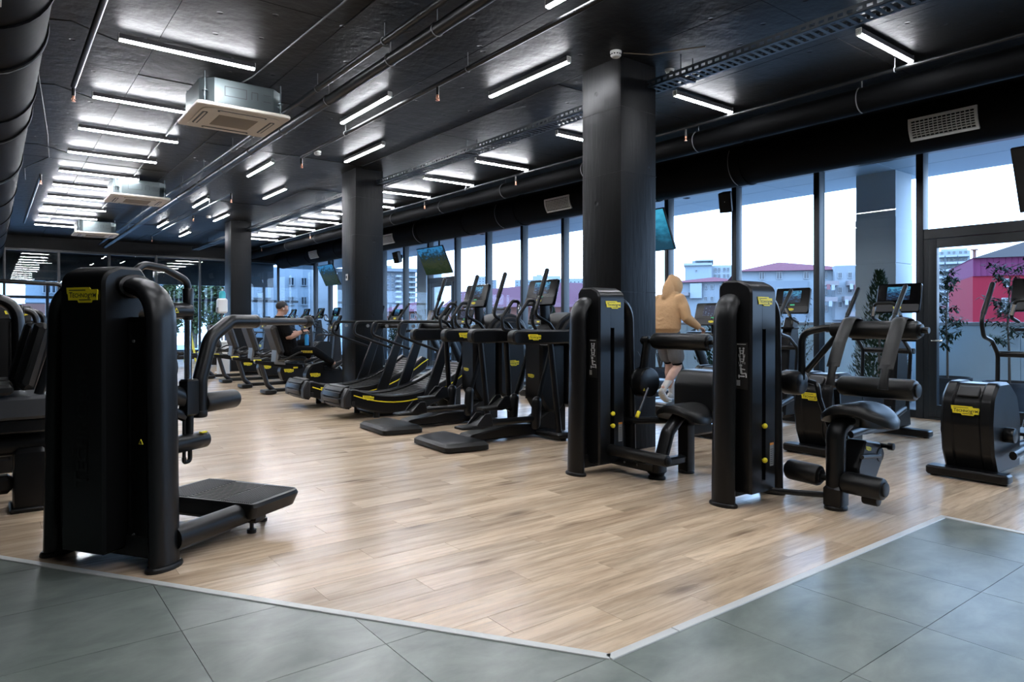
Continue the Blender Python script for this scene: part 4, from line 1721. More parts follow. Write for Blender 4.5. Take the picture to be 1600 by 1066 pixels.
def tower(root, W=.84, back=False, pins=(.50, .40), sticker=True, x0=.115):
    """weight stack tower; local x along its broad face, y away from the viewer; x0 insets the left upright"""
    path = [(x0 + .050, .07, .02), (x0 + .080, .075, 1.445), (W - .085, .075, 1.445), (W - .055, .07, .02)]
    fr = MB()
    fr.sweep(fil(path, [0, .20, .20, 0], 8, False), (.090, .048), 18, up=(1, 0, 0))
    # keep the wide axis of the oval along y
    f = fr.build('tower_frame', 'black_shell', root)
    foot_pad(root, x0 + .050, .07, .062, .106)
    foot_pad(root, W - .055, .07, .062, .106)
    a, b = .27, .57
    hood = MB()
    prof = fil([(-.095, .09), (-.10, 1.50), (.0, 1.545), (.13, 1.545), (.165, 1.50), (.165, 1.34), (.12, 1.30), (.12, .09)], [.01, .11, .06, .04, .03, .02, .02, .01], 6)
    if back:
        hood.prism(prof, 'x', a, b, .014)
        s = hood.build('hood_cover', 'black_plastic', root)
        t = MB()
        M = Matrix(((0, -1, 0, a + .19), (0, 0, -1, -.1005), (1, 0, 0, .42), (0, 0, 0, 1)))
        t.add([(v.co.x * .62, v.co.y * .62, 0.0) for v in _word.vertices], [tuple(p.vertices) for p in _word.polygons], M)
        t.build('embossed_word', 'black_shell', s, smooth=0, label='raised black word running up the spine')
    else:
        hood.prism(prof, 'x', a, a + .128, (.014, 0))
        hood.prism(prof, 'x', b - .128, b, (0, .014))
        up_ = fil([(-.1, 1.21), (-.10, 1.50), (.0, 1.545), (.13, 1.545), (.165, 1.50), (.165, 1.34), (.12, 1.30), (.12, 1.21)], [0, .11, .06, .04, .03, .02, .02, 0], 6)
        hood.prism(up_, 'x', a + .128, b - .128)
        hood.box((a + .128, -.0955, .09), (b - .128, .12, .17))
        hood.build('hood_cover', 'black_shell', root)
        m = MB()
        m.box((a + .128, -.02, .17), (b - .128, .08, 1.21))
        m.build('weight_slot', 'print_black', root)
        m = MB()
        m.cyl((a + .14, -.05, .2), (a + .14, -.05, 1.20), .005, 6)
        m.build('guide_rod', 'mid_grey', root)
        for z in pins:
            m = MB()
            m.ball((a + .150, -.105, z), .022, .016, .019)
            m.cyl((a + .150, -.10, z), (a + .150, -.03, z), .007, 8)
            m.build('selector_pin', 'yellow', root, label='yellow selector pin')
    # side panels with shallow ribs
    for xa, x1, nm in ((x0 + .085, a, 'side_panel'), (b, W - .10, 'side_panel')):
        p = MB().box((xa, .045, .07), (x1 - .002, .12, 1.285), .006).build(nm, 'black_plastic', root)
        q = MB()
        q.box((xa + .010, .034, .10), (xa + .026, .05, 1.26), .006)
        q.box((x1 - .040, .034, .10), (x1 - .022, .05, 1.26), .006)
        q.build('rib', 'black_plastic', p)
        for z in (.16, 1.16):
            c = MB()
            c.cyl((xa + .040, .046, z), (xa + .040, .038, z), .008, 10)
            c.build('screw', 'mid_grey', p)
    MB().box((x0 + .085, .03, .05), (W - .09, .15, .16), .01).build('skirt', 'black_shell', root)
    # collars where the hood grips the frame
    for x in ((a - .030, b - .020) if x0 == 0 else (b - .020,)):
        MB().sweep([(x, .075, 1.445), (x + .008, .075, 1.445), (x + .042, .075, 1.445), (x + .05, .075, 1.445)], [(.092, .050), (.104, .062), (.104, .062), (.092, .050)], 18, up=(0, 0, 1)).build('collar', 'black_shell', root)
    if not back:
        dxl = x0 * .48
        dxl = a - .0035
        lb = MB().box((a - .005, -.072, .80), (a + .004, .020, 1.12), .001).build('instruction_label', 'print_black', root, label='black instruction label with small grey figures', smooth=0)
        pr = MB()
        pr.box((.143, .028, 1.105), (.197, .031, 1.109))
        # seated figures: head, trunk, limbs
        def fig(cx, cz, k, sg):
            pr.cyl((cx, .0305, cz + .030 * k), (cx, .028, cz + .030 * k), .008 * k, 8)
            for (x0, z0, x1, z1, w) in ((0, .02, .004, -.015, .010), (.004, -.015, .026, -.012, .007), (.026, -.012, .028, -.035, .006), (0, .012, .022, .008, .005), (-.008, -.02, -.008, -.04, .005)):
                p0 = Vector((cx + sg * x0 * k, .029, cz + z0 * k))
                p1 = Vector((cx + sg * x1 * k, .029, cz + z1 * k))
                pr.sweep([p0, p1], (w * k * .5, .0012), 4, up=(0, 1, 0))
        fig(.160, 1.055, .8, 1)
        fig(.183, 1.055, .8, -1)
        fig(.160, 1.00, .7, 1)
        fig(.185, 1.00, .7, -1)
        fig(.165, .925, 1.25, 1)
        pr.box((.15, .028, .885), (.19, .031, .893))
        for k in range(4):
            pr.box((.14, .028, .825 + k * .010), (.162, .031, .831 + k * .010))
        pr.v = [(dxl - (y - .0285) * -.6 - .002, .018 - (x - .135) * 1.25, z) for x, y, z in pr.v]
        pr.build('printed_figures', 'print_white', lb, kind='stuff', smooth=0)
        if sticker:
            st = MB().box((b - .078, -.099, .26), (b - .034, -.092, .42), .001).build('warning_label', 'print_grey', root, smooth=0)
            MB().box((b - .078, -.0998, .405), (b - .034, -.096, .42)).build('label_head', 'orange', st, smooth=0)
            pr = MB()
            for k in range(8):
                pr.box((b - .072, -.0998, .275 + k * .014), (b - .040, -.097, .280 + k * .014))
            pr.build('printed_lines', 'dark_grey', st, kind='stuff', smooth=0)
        logo(root, (.425, -.103, 1.40), (1, 0, 0), (0, .03, 1), .175)
    else:
        logo(root, (.43, -.103, 1.395), (1, 0, 0), (0, .03, 1), .215)


def warn(parent, pos, s, right=(1, 0, 0), up=(0, 0, 1)):
    r, u = Vector(right), Vector(up)
    n = r.cross(u)
    M = Matrix((r, u, n)).transposed().to_4x4()
    M.translation = Vector(pos)
    m = MB()
    m.prism([(-s, -s * .8), (s, -s * .8), (0, s)], 'z', -.002, .002, 0, M)
    w = m.build('warning_triangle', 'yellow', parent, smooth=0)
    m = MB()
    m.prism([(-s * .55, -s * .55), (s * .55, -s * .55), (0, s * .45)], 'z', .001, .0028, 0, M)
    m.build('triangle_mark', 'print_black', w, smooth=0)


def pad_roll(root, p0, p1, r, name='roller_pad', bev=.025, m='black_leather'):
    o = MB().cyl(p0, p1, r, 22, bev).build(name, m, root)
    d = (Vector(p1) - Vector(p0)).normalized()
    for q, sg in ((p0, -1), (p1, 1)):
        q = Vector(q)
        MB().cyl(q - d * sg * .004, q + d * sg * .012, r * .66, 18, .005).build('end_cap', 'black_plastic', o)
    return o


def saddle(root, cx, cy, z, a, b, turn=0.0, name='seat'):
    """padded saddle: raised nose along -x, drooping sides; a half-length along x, b half-width along y"""
    n, mth = 9, 28
    vs, fs = [], []
    for i in range(n + 1):
        f = i / n
        for k in range(mth):
            t = 2 * PI * k / mth
            e = 2.6
            ct, st = math.cos(t), math.sin(t)
            rr = (abs(ct) ** e + abs(st) ** e) ** (-1 / e)
            u, v = ct * rr * f, st * rr * f
            wid = 1 - .22 * max(0, u) ** 2 - .10 * max(0, -u)
            x, y = a * u, b * v * wid
            h = .045 * math.sqrt(max(0, 1 - f ** 4)) + .03 * (u * u) - .055 * abs(v) ** 2.2 + .02 * math.cos(v * 3) * (1 - f)
            vs.append((x, y, h))
    m0 = len(vs)
    for i in range(n + 1):
        f = i / n
        for k in range(mth):
            x, y, h = vs[i * mth + k]
            e = vs[n * mth + k][2]
            vs.append((x * .985, y * .985, e - .035 - .02 * (1 - f * f)))
    for base, flip in ((0, False), (m0, True)):
        for i in range(n):
            for k in range(mth):
                j = (k + 1) % mth
                q = (base + i * mth + k, base + (i + 1) * mth + k, base + (i + 1) * mth + j, base + i * mth + j)
                fs.append(q[::-1] if flip else q)
    for k in range(mth):
        j = (k + 1) % mth
        fs.append((n * mth + k, m0 + n * mth + k, m0 + n * mth + j, n * mth + j))
    M = Matrix.Translation((cx, cy, z)) @ Matrix.Rotation(turn, 4, 'Z')
    return MB().add(vs, fs, M).build(name, 'black_leather', root, smooth=50)


# -------------------------------------------------------------- standing hip machine, nearest on the left
hip = thing('hip_machine', 'tall black standing hip machine with ribbed step platform nearest on the left', 'gym machine', (.218, 4.471, 0), math.atan2(-.835, .55))
tower(hip, .84, True, x0=0.0)
xm = .46
MB().sweep([(.79, .12, .135), (.80, .72, .135)], (.062, .062), 18, up=(0, 0, 1)).build('base_beam', 'black_shell', hip)
MB().sweep([(.10, .12, .12), (.12, .72, .12)], (.055, .055), 16, up=(0, 0, 1)).build('base_beam', 'black_shell', hip)
MB().box((.08, .64, .07), (.88, .74, .14), .02).build('cross_beam', 'black_metal', hip)
plat = MB()
out = fil([(.135, .575), (.925, .575), (.93, 1.02), (.16, 1.06)], [.03, .03, .09, .10], 5)
vs = [(p[0], p[1], .205) for p in out]
low = [(.53 + (p[0] - .53) * .93, .80 + (p[1] - .80) * .93, .115) for p in out]
mid = [(.53 + (p[0] - .53) * 1.0, .80 + (p[1] - .80) * 1.0, .185) for p in out]
n = len(out)
ins = [(.53 + (p[0] - .53) * .975, .80 + (p[1] - .80) * .965, .205) for p in out]
fs = []
for i in range(n):
    j = (i + 1) % n
    fs += [(i, j, n + j, n + i), (n + i, n + j, 2 * n + j, 2 * n + i)]
fs += [tuple(range(n))[::-1], tuple(range(2 * n, 3 * n))]
pl = MB().add(low + mid + ins, fs).build('step_platform', 'black_rubber', hip, label='wide dark ribbed step platform')
rb = MB()
for k in range(15):
    x = .185 + k * .015
    rb.box((x, .60, .203), (x + .006, 1.02, .2085))
for k in range(14):
    y = .61 + k * .029
    rb.box((.415, y, .203), (.645, y + .012, .2085))
for k in range(15):
    x = .665 + k * .015
    rb.box((x, .60, .203), (x + .006, 1.0, .2085))
rb.build('tread_rib', 'charcoal', pl, kind='stuff', smooth=0)
MB().box((.16, .10, .035), (.74, .60, .055), .008).build('base_tray', 'mid_grey', hip, label='grey floor tray')
for x, y in ((.80, .70), (.70, .92), (.22, .92)):
    m = MB()
    m.cyl((x, y, 0), (x, y, .02), .028, 14)
    m.cyl((x, y, .02), (x, y, .12), .012, 10)
    m.build('foot', 'black_rubber', hip)
pv = MB().cyl((xm - .02, .17, 1.0), (xm - .02, .40, 1.0), .115, 30, .02).build('pivot_disc', 'black_shell', hip)
MB().tube([(xm, .14, 1.50), (xm, .24, 1.575), (xm, .38, 1.565), (xm, .555, 1.50), (xm, .555, 1.37)], .021, .07, 12).build('top_handle', 'black_metal', hip)
m = MB()
m.cyl((xm, .16, 1.325), (xm, .56, 1.325), .048, 20, .008)
b = m.build('support_block', 'black_shell', hip)
warn(b, (xm + .0495, .42, 1.325), .016, (0, 1, 0), (0, 0, 1))
MB().cyl((xm, .555, 1.27), (xm, .555, 1.46), .030, 16, .006).build('sleeve', 'black_metal', hip)
MB().cyl((xm, .555, .86), (xm, .555, 1.30), .021, 16).build('chrome_rod', 'chrome', hip, label='chrome height rod')
MB().box((xm - .035, .515, .70), (xm + .035, .61, .92), .012).build('carriage', 'black_metal', hip)
m = MB()
m.sweep([(xm, .30, .90), (xm, .55, .80)], (.03, .055), 10)
m.build('carriage_arm', 'black_metal', hip)
m = MB()
m.sweep([(xm, .30, .80), (xm, .53, .70)], (.02, .03), 8)
m.build('carriage_arm', 'black_metal', hip)
MB().cyl((xm, .565, .50), (xm, .565, .74), .024, 14).build('lower_rod', 'black_metal', hip)
MB().tube([(xm, .570, .50), (xm, .570, .43), (xm, .525, .43), (xm, .525, .46)], .013, .025, 8).build('hook', 'black_metal', hip)
MB().cyl((xm, .525, .46), (xm, .525, .75), .010, 8).build('damper', 'black_metal', hip)
tb = MB().cyl((xm, .14, .545), (xm, .69, .545), .052, 20, .008).build('stop_tube', 'black_shell', hip)
MB().box((xm + .02, .62, .590), (xm + .045, .66, .5985), .001).build('warning_mark', 'yellow', tb, smooth=0)
arm = MB()
arm.sweep(fil([(xm, .645, .715), (xm, .645, .90), (xm, .73, 1.16), (xm, .90, 1.262), (xm, 1.13, 1.262)], [0, .14, .16, .12, 0], 8, False), [.042] * 1 + [.044] * 200 if False else .044, 16, up=(1, 0, 0), round_end=False)
arm.build('swing_arm', 'black_shell', hip)
MB().cyl((xm, .645, .68), (xm, .645, .73), .046, 16, .012).build('arm_foot', 'black_shell', hip)
MB().cyl((xm, 1.12, 1.262), (xm, 1.70, 1.262), .026, 16).build('grip', 'charcoal', hip, label='slim grey grip tube')
MB().ball((xm, 1.72, 1.262), .045, .05, .045).build('grip_end', 'black_rubber', hip)
MB().cyl((xm, 1.115, 1.262), (xm, 1.15, 1.262), .046, 16, .008).build('grip_collar', 'black_metal', hip)
pad_roll(hip, (xm, .665, .765), (xm, .95, .765), .060, bev=.02)
MB().cyl((xm + .115, .02, .6), (xm + .115, .03, .6), .001, 6)
warn(hip, (.745, -.036, .66), .014)

# -------------------------------------------------------------- lower back machine (middle)
lb = thing('lower_back_machine', 'black lower back machine with a long roller, in front of the tall column', 'gym machine', (3.67, 4.08, 0))
tower(lb, .84, False, (.50, .40))
dk = MB().cyl((.77, -.20, .745), (.77, -.08, .745), .125, 32, .012).build('pivot_disc', 'black_shell', lb)
MB().cyl((.77, -.10, .745), (.77, -.088, .745), .130, 32).build('disc_ring', 'chrome', dk)
warn(dk, (.69, -.204, .69), .012)
m = MB()
m.sweep([(.77, -.12, .82), (.775, -.14, .95), (.77, -.17, 1.09)], (.028, .05), 10, up=(1, 0, 0))
m.build('lever_arm', 'black_metal', lb)
MB().cyl((.77, -.10, 1.10), (.77, -.86, 1.10), .018, 12).build('roller_axle', 'black_metal', lb)
MB().cyl((.77, -.12, 1.10), (.77, -.19, 1.10), .04, 14, .008).build('axle_block', 'black_metal', lb)
pad_roll(lb, (.77, -.24, 1.10), (.77, -.80, 1.10), .068)
m = MB()
m.ball((.77, -.875, 1.10), .028, .022, .028)
m.build('knob', 'yellow', lb, label='yellow knob')
m = MB()
m.cyl((.74, -.20, .70), (.575, -.24, .50), .011, 8)
lv = m.build('range_lever', 'black_metal', lb)
MB().cyl((.59, -.236, .518), (.555, -.245, .475), .016, 10, .004).build('lever_tip', 'yellow', lv, label='yellow lever tip')
# seat, its sloped post, rear leg, base beams
saddle(lb, .93, -.43, .52, .20, .23, 0)
MB().sweep(fil([(.585, -.43, .02), (.72, -.43, .36), (.86, -.43, .48)], [0, .08, 0], 5, False), (.062, .045), 16, up=(1, 0, 0)).build('seat_post', 'black_shell', lb)
foot_pad(lb, .585, -.43, .06, .075)
MB().box((.905, -.485, .0), (1.005, -.375, .42), .02).build('rear_leg', 'black_shell', lb)
foot_pad(lb, .955, -.43, .062, .068)
MB().box((.55, -.47, .085), (.95, -.39, .155), .015).build('base_beam', 'black_metal', lb)
m = MB()
m.box((.50, -.45, .06), (.60, .10, .13), .012)
bb = m.build('base_beam', 'black_metal', lb)
for y in (-.30, -.16, -.04):
    MB().cyl((.499, y, .10), (.494, y, .10), .010, 8).build('bolt', 'mid_grey', bb)
MB().box((.52, -.50, .03), (.64, -.36, .16), .03).build('post_shoe', 'black_shell', lb)
m = MB()
m.sweep([(.70, .05, .40), (.90, -.30, .43)], (.03, .03), 10)
m.build('seat_arm', 'black_metal', lb)
m = MB()
m.sweep([(.40, -.25, .20), (.56, -.40, .13)], (.02, .03), 8)
m.build('foot_bracket', 'black_metal', lb)
pad_roll(lb, (.40, -.05, .205), (.40, -.70, .205), .046, 'foot_bar', .018, 'black_rubber')
br = MB()
br.prism(fil([(1.15, .44), (1.15, .72), (1.22, .835), (1.46, .835), (1.54, .72), (1.54, .44)], [.04, .1, .09, .09, .1, .04], 6), 'y', -.78, -.12, .03)
br.build('pelvic_pad', 'black_leather', lb, label='big rounded pelvic pad')
MB().box((1.0, -.47, .30), (1.4, -.39, .46), .02).build('pad_bracket', 'black_metal', lb)
m = MB()
m.sweep([(.98, -.62, .50), (1.02, -.66, .45), (.98, -.66, .43)], .006, 6)
m.build('seat_lever', 'chrome', lb)
m = MB()
m.tube([(.80, -.03, 1.0), (.86, -.05, .9), (.80, -.1, .83)], .004, .03, 5)
m.build('steel_cable', 'dark_grey', lb)

# -------------------------------------------------------------- abdominal machine (right)
ab = thing('abdominal_machine', 'black abdominal crunch machine with two hanging shoulder straps', 'gym machine', (3.80, 2.77, 0))
tower(ab, .84, False, (.545, .31), x0=.145)
dk = MB().cyl((.89, -.12, .815), (.89, .05, .815), .090, 28, .035).build('pivot_drum', 'black_shell', ab)
MB().sweep(fil([(.90, -.10, .84), (.885, -.11, 1.18), (.93, -.25, 1.215), (.95, -.34, 1.215)], [0, .09, .06, 0], 6, False), .026, 12).build('roller_arm', 'black_metal', ab)
MB().sweep(fil([(.91, -.13, .90), (.95, -.34, 1.17)], 0, 6, False), .022, 12).build('roller_arm', 'black_metal', ab)
MB().cyl((.95, -.26, 1.205), (.95, -.93, 1.205), .02, 12).build('roller_axle', 'black_metal', ab)
pad_roll(ab, (.95, -.42, 1.205), (.95, -.88, 1.205), .062)
MB().cyl((.95, -.30, 1.205), (.95, -.42, 1.205), .052, 18, .01).build('axle_sleeve', 'black_rubber', ab)
pad_roll(ab, (.95, -.36, .815), (.95, -.86, .815), .070)
MB().sweep([(.955, -.33, .78), (.93, -.36, .55)], .022, 10).build('pad_support', 'black_metal', ab)
MB().sweep([(.97, -.31, .82), (.95, -.36, .82)], .03, 10).build('pad_support', 'black_metal', ab)
for y, dy in ((-.45, .01), (-.78, .0)):
    pts = fil([(1.02, y, 1.13), (1.02, y, 1.275), (.89, y, 1.285), (.78, y + dy, 1.12), (.69, y + dy, .96)], [0, .05, .06, .08, 0], 5, False)
    sp = MB().sweep(pts, (.046, .010), 10, up=(1, 0, 0)).build('shoulder_strap', 'black_leather', ab, label='padded black shoulder strap')
    pts = [(.705, y + dy, .985), (.675, y + dy, .92), (.66, y + dy, .86), (.655, y + dy, .835)]
    MB().sweep(pts, [(.034, .014), (.026, .014), (.030, .017), (.034, .016)], 10, up=(1, 0, 0)).build('strap_handle', 'black_rubber', sp)
    m = MB()
    for sd in (-.036, .036):
        q = [(p[0] - .009, p[1] + sd, p[2] + .004) for p in pts] if False else []
    for k in range(6):
        pass
m = MB()
m.sweep(fil([(.90, -.16, .83), (.86, -.24, .82), (.85, -.26, .72), (.855, -.33, .52)], [0, .04, .05, 0], 4, False), .017, 10)
m.build('start_lever', 'black_metal', ab)
m = MB()
m.tube([(.855, -.33, .52), (.86, -.36, .47), (.86, -.46, .47)], .012, .03, 8)
m.build('lever_link', 'black_metal', ab)
saddle(ab, .86, -.535, .655, .20, .245, 0)
MB().sweep(fil([(.73, -.44, .02), (.73, -.44, .53), (.90, -.46, .62)], [0, .10, 0], 6, False), (.064, .058), 18, up=(1, 0, 0)).build('seat_post', 'black_shell', ab)
foot_pad(ab, .73, -.44, .078, .072)
MB().box((.665, -.505, .0), (.795, -.375, .17), .03).build('post_shoe', 'black_shell', ab)
pad_roll(ab, (.72, -.10, .215), (.72, -.34, .205), .072, bev=.02)
pad_roll(ab, (.72, -.50, .195), (.72, -.76, .19), .072, bev=.02)
MB().cyl((.72, -.30, .20), (.72, -.54, .20), .022, 12).build('roller_axle', 'black_metal', ab)
MB().cyl((.78, -.60, .10), (.78, -.70, .10), .04, 14, .008).build('stop_bumper', 'black_rubber', ab)
MB().sweep(fil([(.50, -.02, .085), (.60, -.22, .085), (.73, -.42, .085)], [0, .05, 0], 4, False), .020, 10).build('base_bar', 'black_metal', ab)
cp = fil([(.80, .28), (.90, .46), (1.12, .42), (1.18, .34), (1.05, .18), (.88, .12), (.80, .16)], [.02, .03, .03, .03, .12, .08, .03], 4)
hs = MB().prism(cp, 'y', -.56, -.42, .012).build('cam_housing', 'black_shell', ab)
MB().cyl((1.10, -.565, .34), (1.10, -.555, .34), .05, 16, .003).build('cam_cap', 'black_metal', hs)
m = MB()
m.cyl((1.13, -.40, .40), (1.13, -.60, .40), .016, 10)
m.cyl((1.13, -.60, .40), (1.13, -.64, .40), .026, 12, .006)
m.build('adjust_knob', 'black_rubber', ab)
logo(ab, (.93, -.563, .40), (1, 0, -.2), (.2, 0, 1), .075)
MB().cyl((.80, -.58, .36), (1.05, -.58, .34), .014, 10).build('damper', 'charcoal', ab)


# ================================================================ ellipticals
def make_elliptical():
    t = thing('elliptical_trainer', '', 'elliptical trainer')
    # rear and front feet
    for x, w, z in ((0.0, .29, .085), (1.86, .30, .085)):
        out = rrect(.15, 2 * w, .04, 4, x, 0)
        MB().prism(out, 'z', .012, z, .014).build('floor_bar', 'black_shell', t)
        for s in (-1, 1):
            MB().cyl((x, s * (w - .05), 0), (x, s * (w - .05), .014), .03, 12).build('foot', 'black_rubber', t)
    # flywheel housing: two cheeks and a sunken middle
    prof = fil([(.06, .06), (-.02, .22), (-.05, .45), (-.02, .66), (.10, .775), (.34, .775), (.52, .66), (.60, .45), (.58, .06)], [.02, .12, .15, .16, .10, .16, .14, .14, .02], 6)
    for s in (-1, 1):
        y0, y1 = (.085, .185) if s > 0 else (-.185, -.085)
        MB().prism(prof, 'y', y0, y1, .02).build('housing_cheek', 'black_shell', t)
    pin = [(x + (.012 if x < .3 else -.012), z - (.0 if z < .6 else .012)) for x, z in prof]
    hm = MB().prism(pin, 'y', -.09, .09).build('flywheel_housing', 'black_shell', t)
    M = Matrix.Translation((-.012, 0, .665)) @ Matrix.Rotation(R(-28), 4, 'Y')
    MB().prism(rrect(.10, .15, .015, 3), 'x', -.012, .012, .006, Matrix.Translation((.028, 0, .70)) @ Matrix.Rotation(R(42), 4, 'Y') @ Matrix.Rotation(PI / 2, 4, 'X')).build('recess_plate', 'charcoal', hm)
    logo(t, (-.058, 0, .555), (0, -1, 0), (.12, 0, 1), .20)
    # pedal rails
    for s in (-1, 1):
        y = s * .24
        hi = s > 0
        z0, z1 = (.42, .30) if hi else (.20, .34)
        MB().cyl((.22, s * .18, .36), (.22, s * .26, .36), .06, 16, .01).build('crank', 'black_metal', t)
        MB().sweep([(.22, y, z0), (.95, y, (z0 + z1) / 2 - .02), (1.40, y * .95, z1 + .02)], (.028, .035), 10).build('pedal_rail', 'black_shell', t)
        zz = z0 + (z1 - z0) * .55
        p = MB()
        p.prism(fil([(.62, zz + .03), (1.02, zz + .03), (1.06, zz + .12), (1.03, zz + .13), (.98, zz + .065), (.62, zz + .06)], .01, 2), 'y', min(y, y - s * .16), max(y, y - s * .16), .006)
        p.build('pedal', 'black_rubber', t)
        # moving handle
        f = .10 * s
        ar = MB()
        ar.sweep(fil([(1.42 + f * .2, y * 1.02, .34), (1.48 + f * .4, y * 1.1, .95), (1.32 + f, y * 1.18, 1.08), (1.13 + f, y * 1.2, 1.12), (1.07 + f, y * 1.2, 1.28), (1.36 + f, y * 1.2, 1.62)], [0, .10, .06, .07, .12, 0], 5, False), .019, 12)
        ar.build('moving_handle', 'black_metal', t)
        MB().sweep([(1.12 + f, y * 1.2, 1.338), (1.36 + f, y * 1.2, 1.622)], .0235, 12, round_end=True).build('grip', 'black_rubber', t)
    # central frame
    MB().sweep(fil([(.50, 0, .20), (1.0, 0, .14), (1.75, 0, .12)], [0, .2, 0], 4, False), (.05, .05), 12).build('centre_beam', 'black_shell', t)
    ms = fil([(1.50, .10), (1.62, 1.10), (1.70, 1.32), (1.80, 1.32), (1.84, 1.0), (1.95, .10)], [.02, .1, .05, .05, .2, .02], 4)
    MB().prism(ms, 'y', -.065, .065, .02).build('mast', 'black_shell', t)
    MB().cyl((1.54, -.26, .95), (1.54, .26, .95), .03, 14).build('handle_axle', 'black_metal', t)
    # fixed handle loop with sensor grips
    lp = fil([(1.66, -.14, 1.26), (1.50, -.15, 1.30), (1.44, -.10, 1.46), (1.44, .10, 1.46), (1.50, .15, 1.30), (1.66, .14, 1.26)], [0, .05, .05, .05, .05, 0], 5, False)
    MB().sweep(lp, .017, 12).build('fixed_handle', 'black_rubber', t)
    for s in (-1, 1):
        MB().sweep([(1.488, s * .143, 1.33), (1.452, s * .110, 1.43)], .0195, 10).build('sensor_grip', 'chrome', t)
    console(t, 1.78, 0, 1.52, 'screen_dark')
    MB().prism(rrect(.16, .30, .03, 3, 1.62, 0), 'z', 1.17, 1.20, .01).build('bottle_tray', 'black_plastic', t)
    return t


def console(t, x, y, z, scr, w=.46, h=.33, tilt=14):
    """flat console facing -x, leaning back"""
    M = Matrix.Translation((x, y, z)) @ Matrix.Rotation(R(tilt), 4, 'Y')
    m = MB()
    m.prism(rrect(w, h, .03, 4), 'x', -.018, .022, .008, M)
    c = m.build('console', 'black_gloss', t)
    MB().prism(rrect(w - .01, .085, .02, 3, 0, -h / 2 + .05), 'x', -.024, -.016, .003, M).build('key_strip', 'charcoal', c, label='grey lower strip')
    MB().prism(rrect(w * .52, h * .46, .006, 2, 0, .05), 'x', -.0205, -.017, 0, M).build('screen', scr, c, label='lit colour screen', smooth=0)
    mk = MB().prism(rrect(.06, .014, .004, 2, -.02, -.055), 'x', -.0215, -.017, 0, M).build('start_key', mat('key_green', (0.03, 0.30, 0.14), 0.5, emit=(0.02, 0.35, 0.16), es=.6), c, smooth=0)
    p = M @ Vector((-.026, -.005, -h / 2 + .05))
    u = M.to_3x3() @ Vector((0, 0, 1))
    logo(t, p, (0, -1, 0), u, .085)
    return c


el0 = make_elliptical()
for i, (y, lab) in enumerate(((2.12, 'nearest black elliptical trainer, its round housing clear on the right by the door'),
                              (3.40, 'black elliptical trainer partly hidden behind the abdominal machine seat'),
                              (4.66, 'black elliptical trainer hidden by the abdominal machine tower, only its screen and handle showing'))):
    o = el0 if i == 0 else copy_tree(el0)
    o.location = (6.20, y, 0)
    tag(o, lab, None, 'elliptical trainers facing the windows')


# ================================================================ treadmills facing the windows
def make_treadmill():
    t = thing('treadmill', '', 'treadmill')
    side = fil([(0.02, .05), (0.0, .17), (.05, .215), (1.45, .225), (2.0, .20), (2.02, .05)], [.03, .05, .03, .1, .05, .03], 4)
    for s in (-1, 1):
        y0, y1 = (.28, .41) if s > 0 else (-.41, -.28)
        d = MB().prism(side, 'y', y0, y1, .012).build('side_rail', 'charcoal', t)
    MB().box((.03, -.29, .07), (1.5, .29, .205), .02).build('belt', 'belt', t)
    MB().box((-.005, -.40, .045), (.06, .40, .175), .02).build('rear_cover', 'black_shell', t)
    for x in (.12, 1.85):
        for s in (-1, 1):
            MB().cyl((x, s * .34, 0), (x, s * .34, .06), .035, 12).build('foot', 'black_rubber', t)
    hood = fil([(1.42, .08), (1.44, .24), (1.60, .33), (1.90, .33), (2.04, .22), (2.04, .06)], [.02, .06, .1, .1, .06, .02], 4)
    MB().prism(hood, 'y', -.40, .40, .03).build('motor_cover', 'black_shell', t)
    for s in (-1, 1):
        MB().sweep(fil([(1.72, s * .37, .20), (1.22, s * .40, 1.12)], 0, 2, False), (.045, .085), 12, up=(1, 0, 0)).build('upright', 'black_shell', t)
        MB().sweep(fil([(1.22, s * .40, 1.06), (1.02, s * .41, 1.07), (.42, s * .41, 1.03)], [0, .1, 0], 4, False), (.033, .030), 12, round_end=True).build('handrail', 'black_rubber', t)
    MB().sweep([(1.22, -.44, 1.07), (1.22, .44, 1.07)], (.085, .055), 14, round_end=True).build('console_bar', 'black_shell', t)
    MB().sweep([(1.24, 0, 1.06), (1.22, 0, 1.32)], (.10, .035), 10, up=(0, 1, 0)).build('console_neck', 'black_shell', t)
    console(t, 1.17, 0, 1.365, 'screen_icons', .60, .33, 16)
    logo(t, (.012, -.02, .115), (0, -1, 0), (0, 0, 1), .15)
    logo(t, (.17, -.412, .13), (1, 0, 0), (0, 0, 1), .15)
    return t


tm0 = make_treadmill()
TMY = (5.92, 7.18, 8.45, 9.72, 10.98, 12.25, 13.5)
TML = ('treadmill under the walking man in the tan hoodie', 'treadmill mostly hidden behind the tall column', 'treadmill with a bright deck end between the two step trainers',
       'treadmill, next one beyond the step trainers toward the far wall', 'treadmill behind the nearer curved treadmill by the windows', 'treadmill behind the farther curved treadmill by the windows', 'farthest treadmill of the window row')
for i, y in enumerate(TMY):
    o = tm0 if i == 0 else copy_tree(tm0)
    o.location = (6.92, y, 0)
    tag(o, TML[i], None, 'treadmills facing the windows')


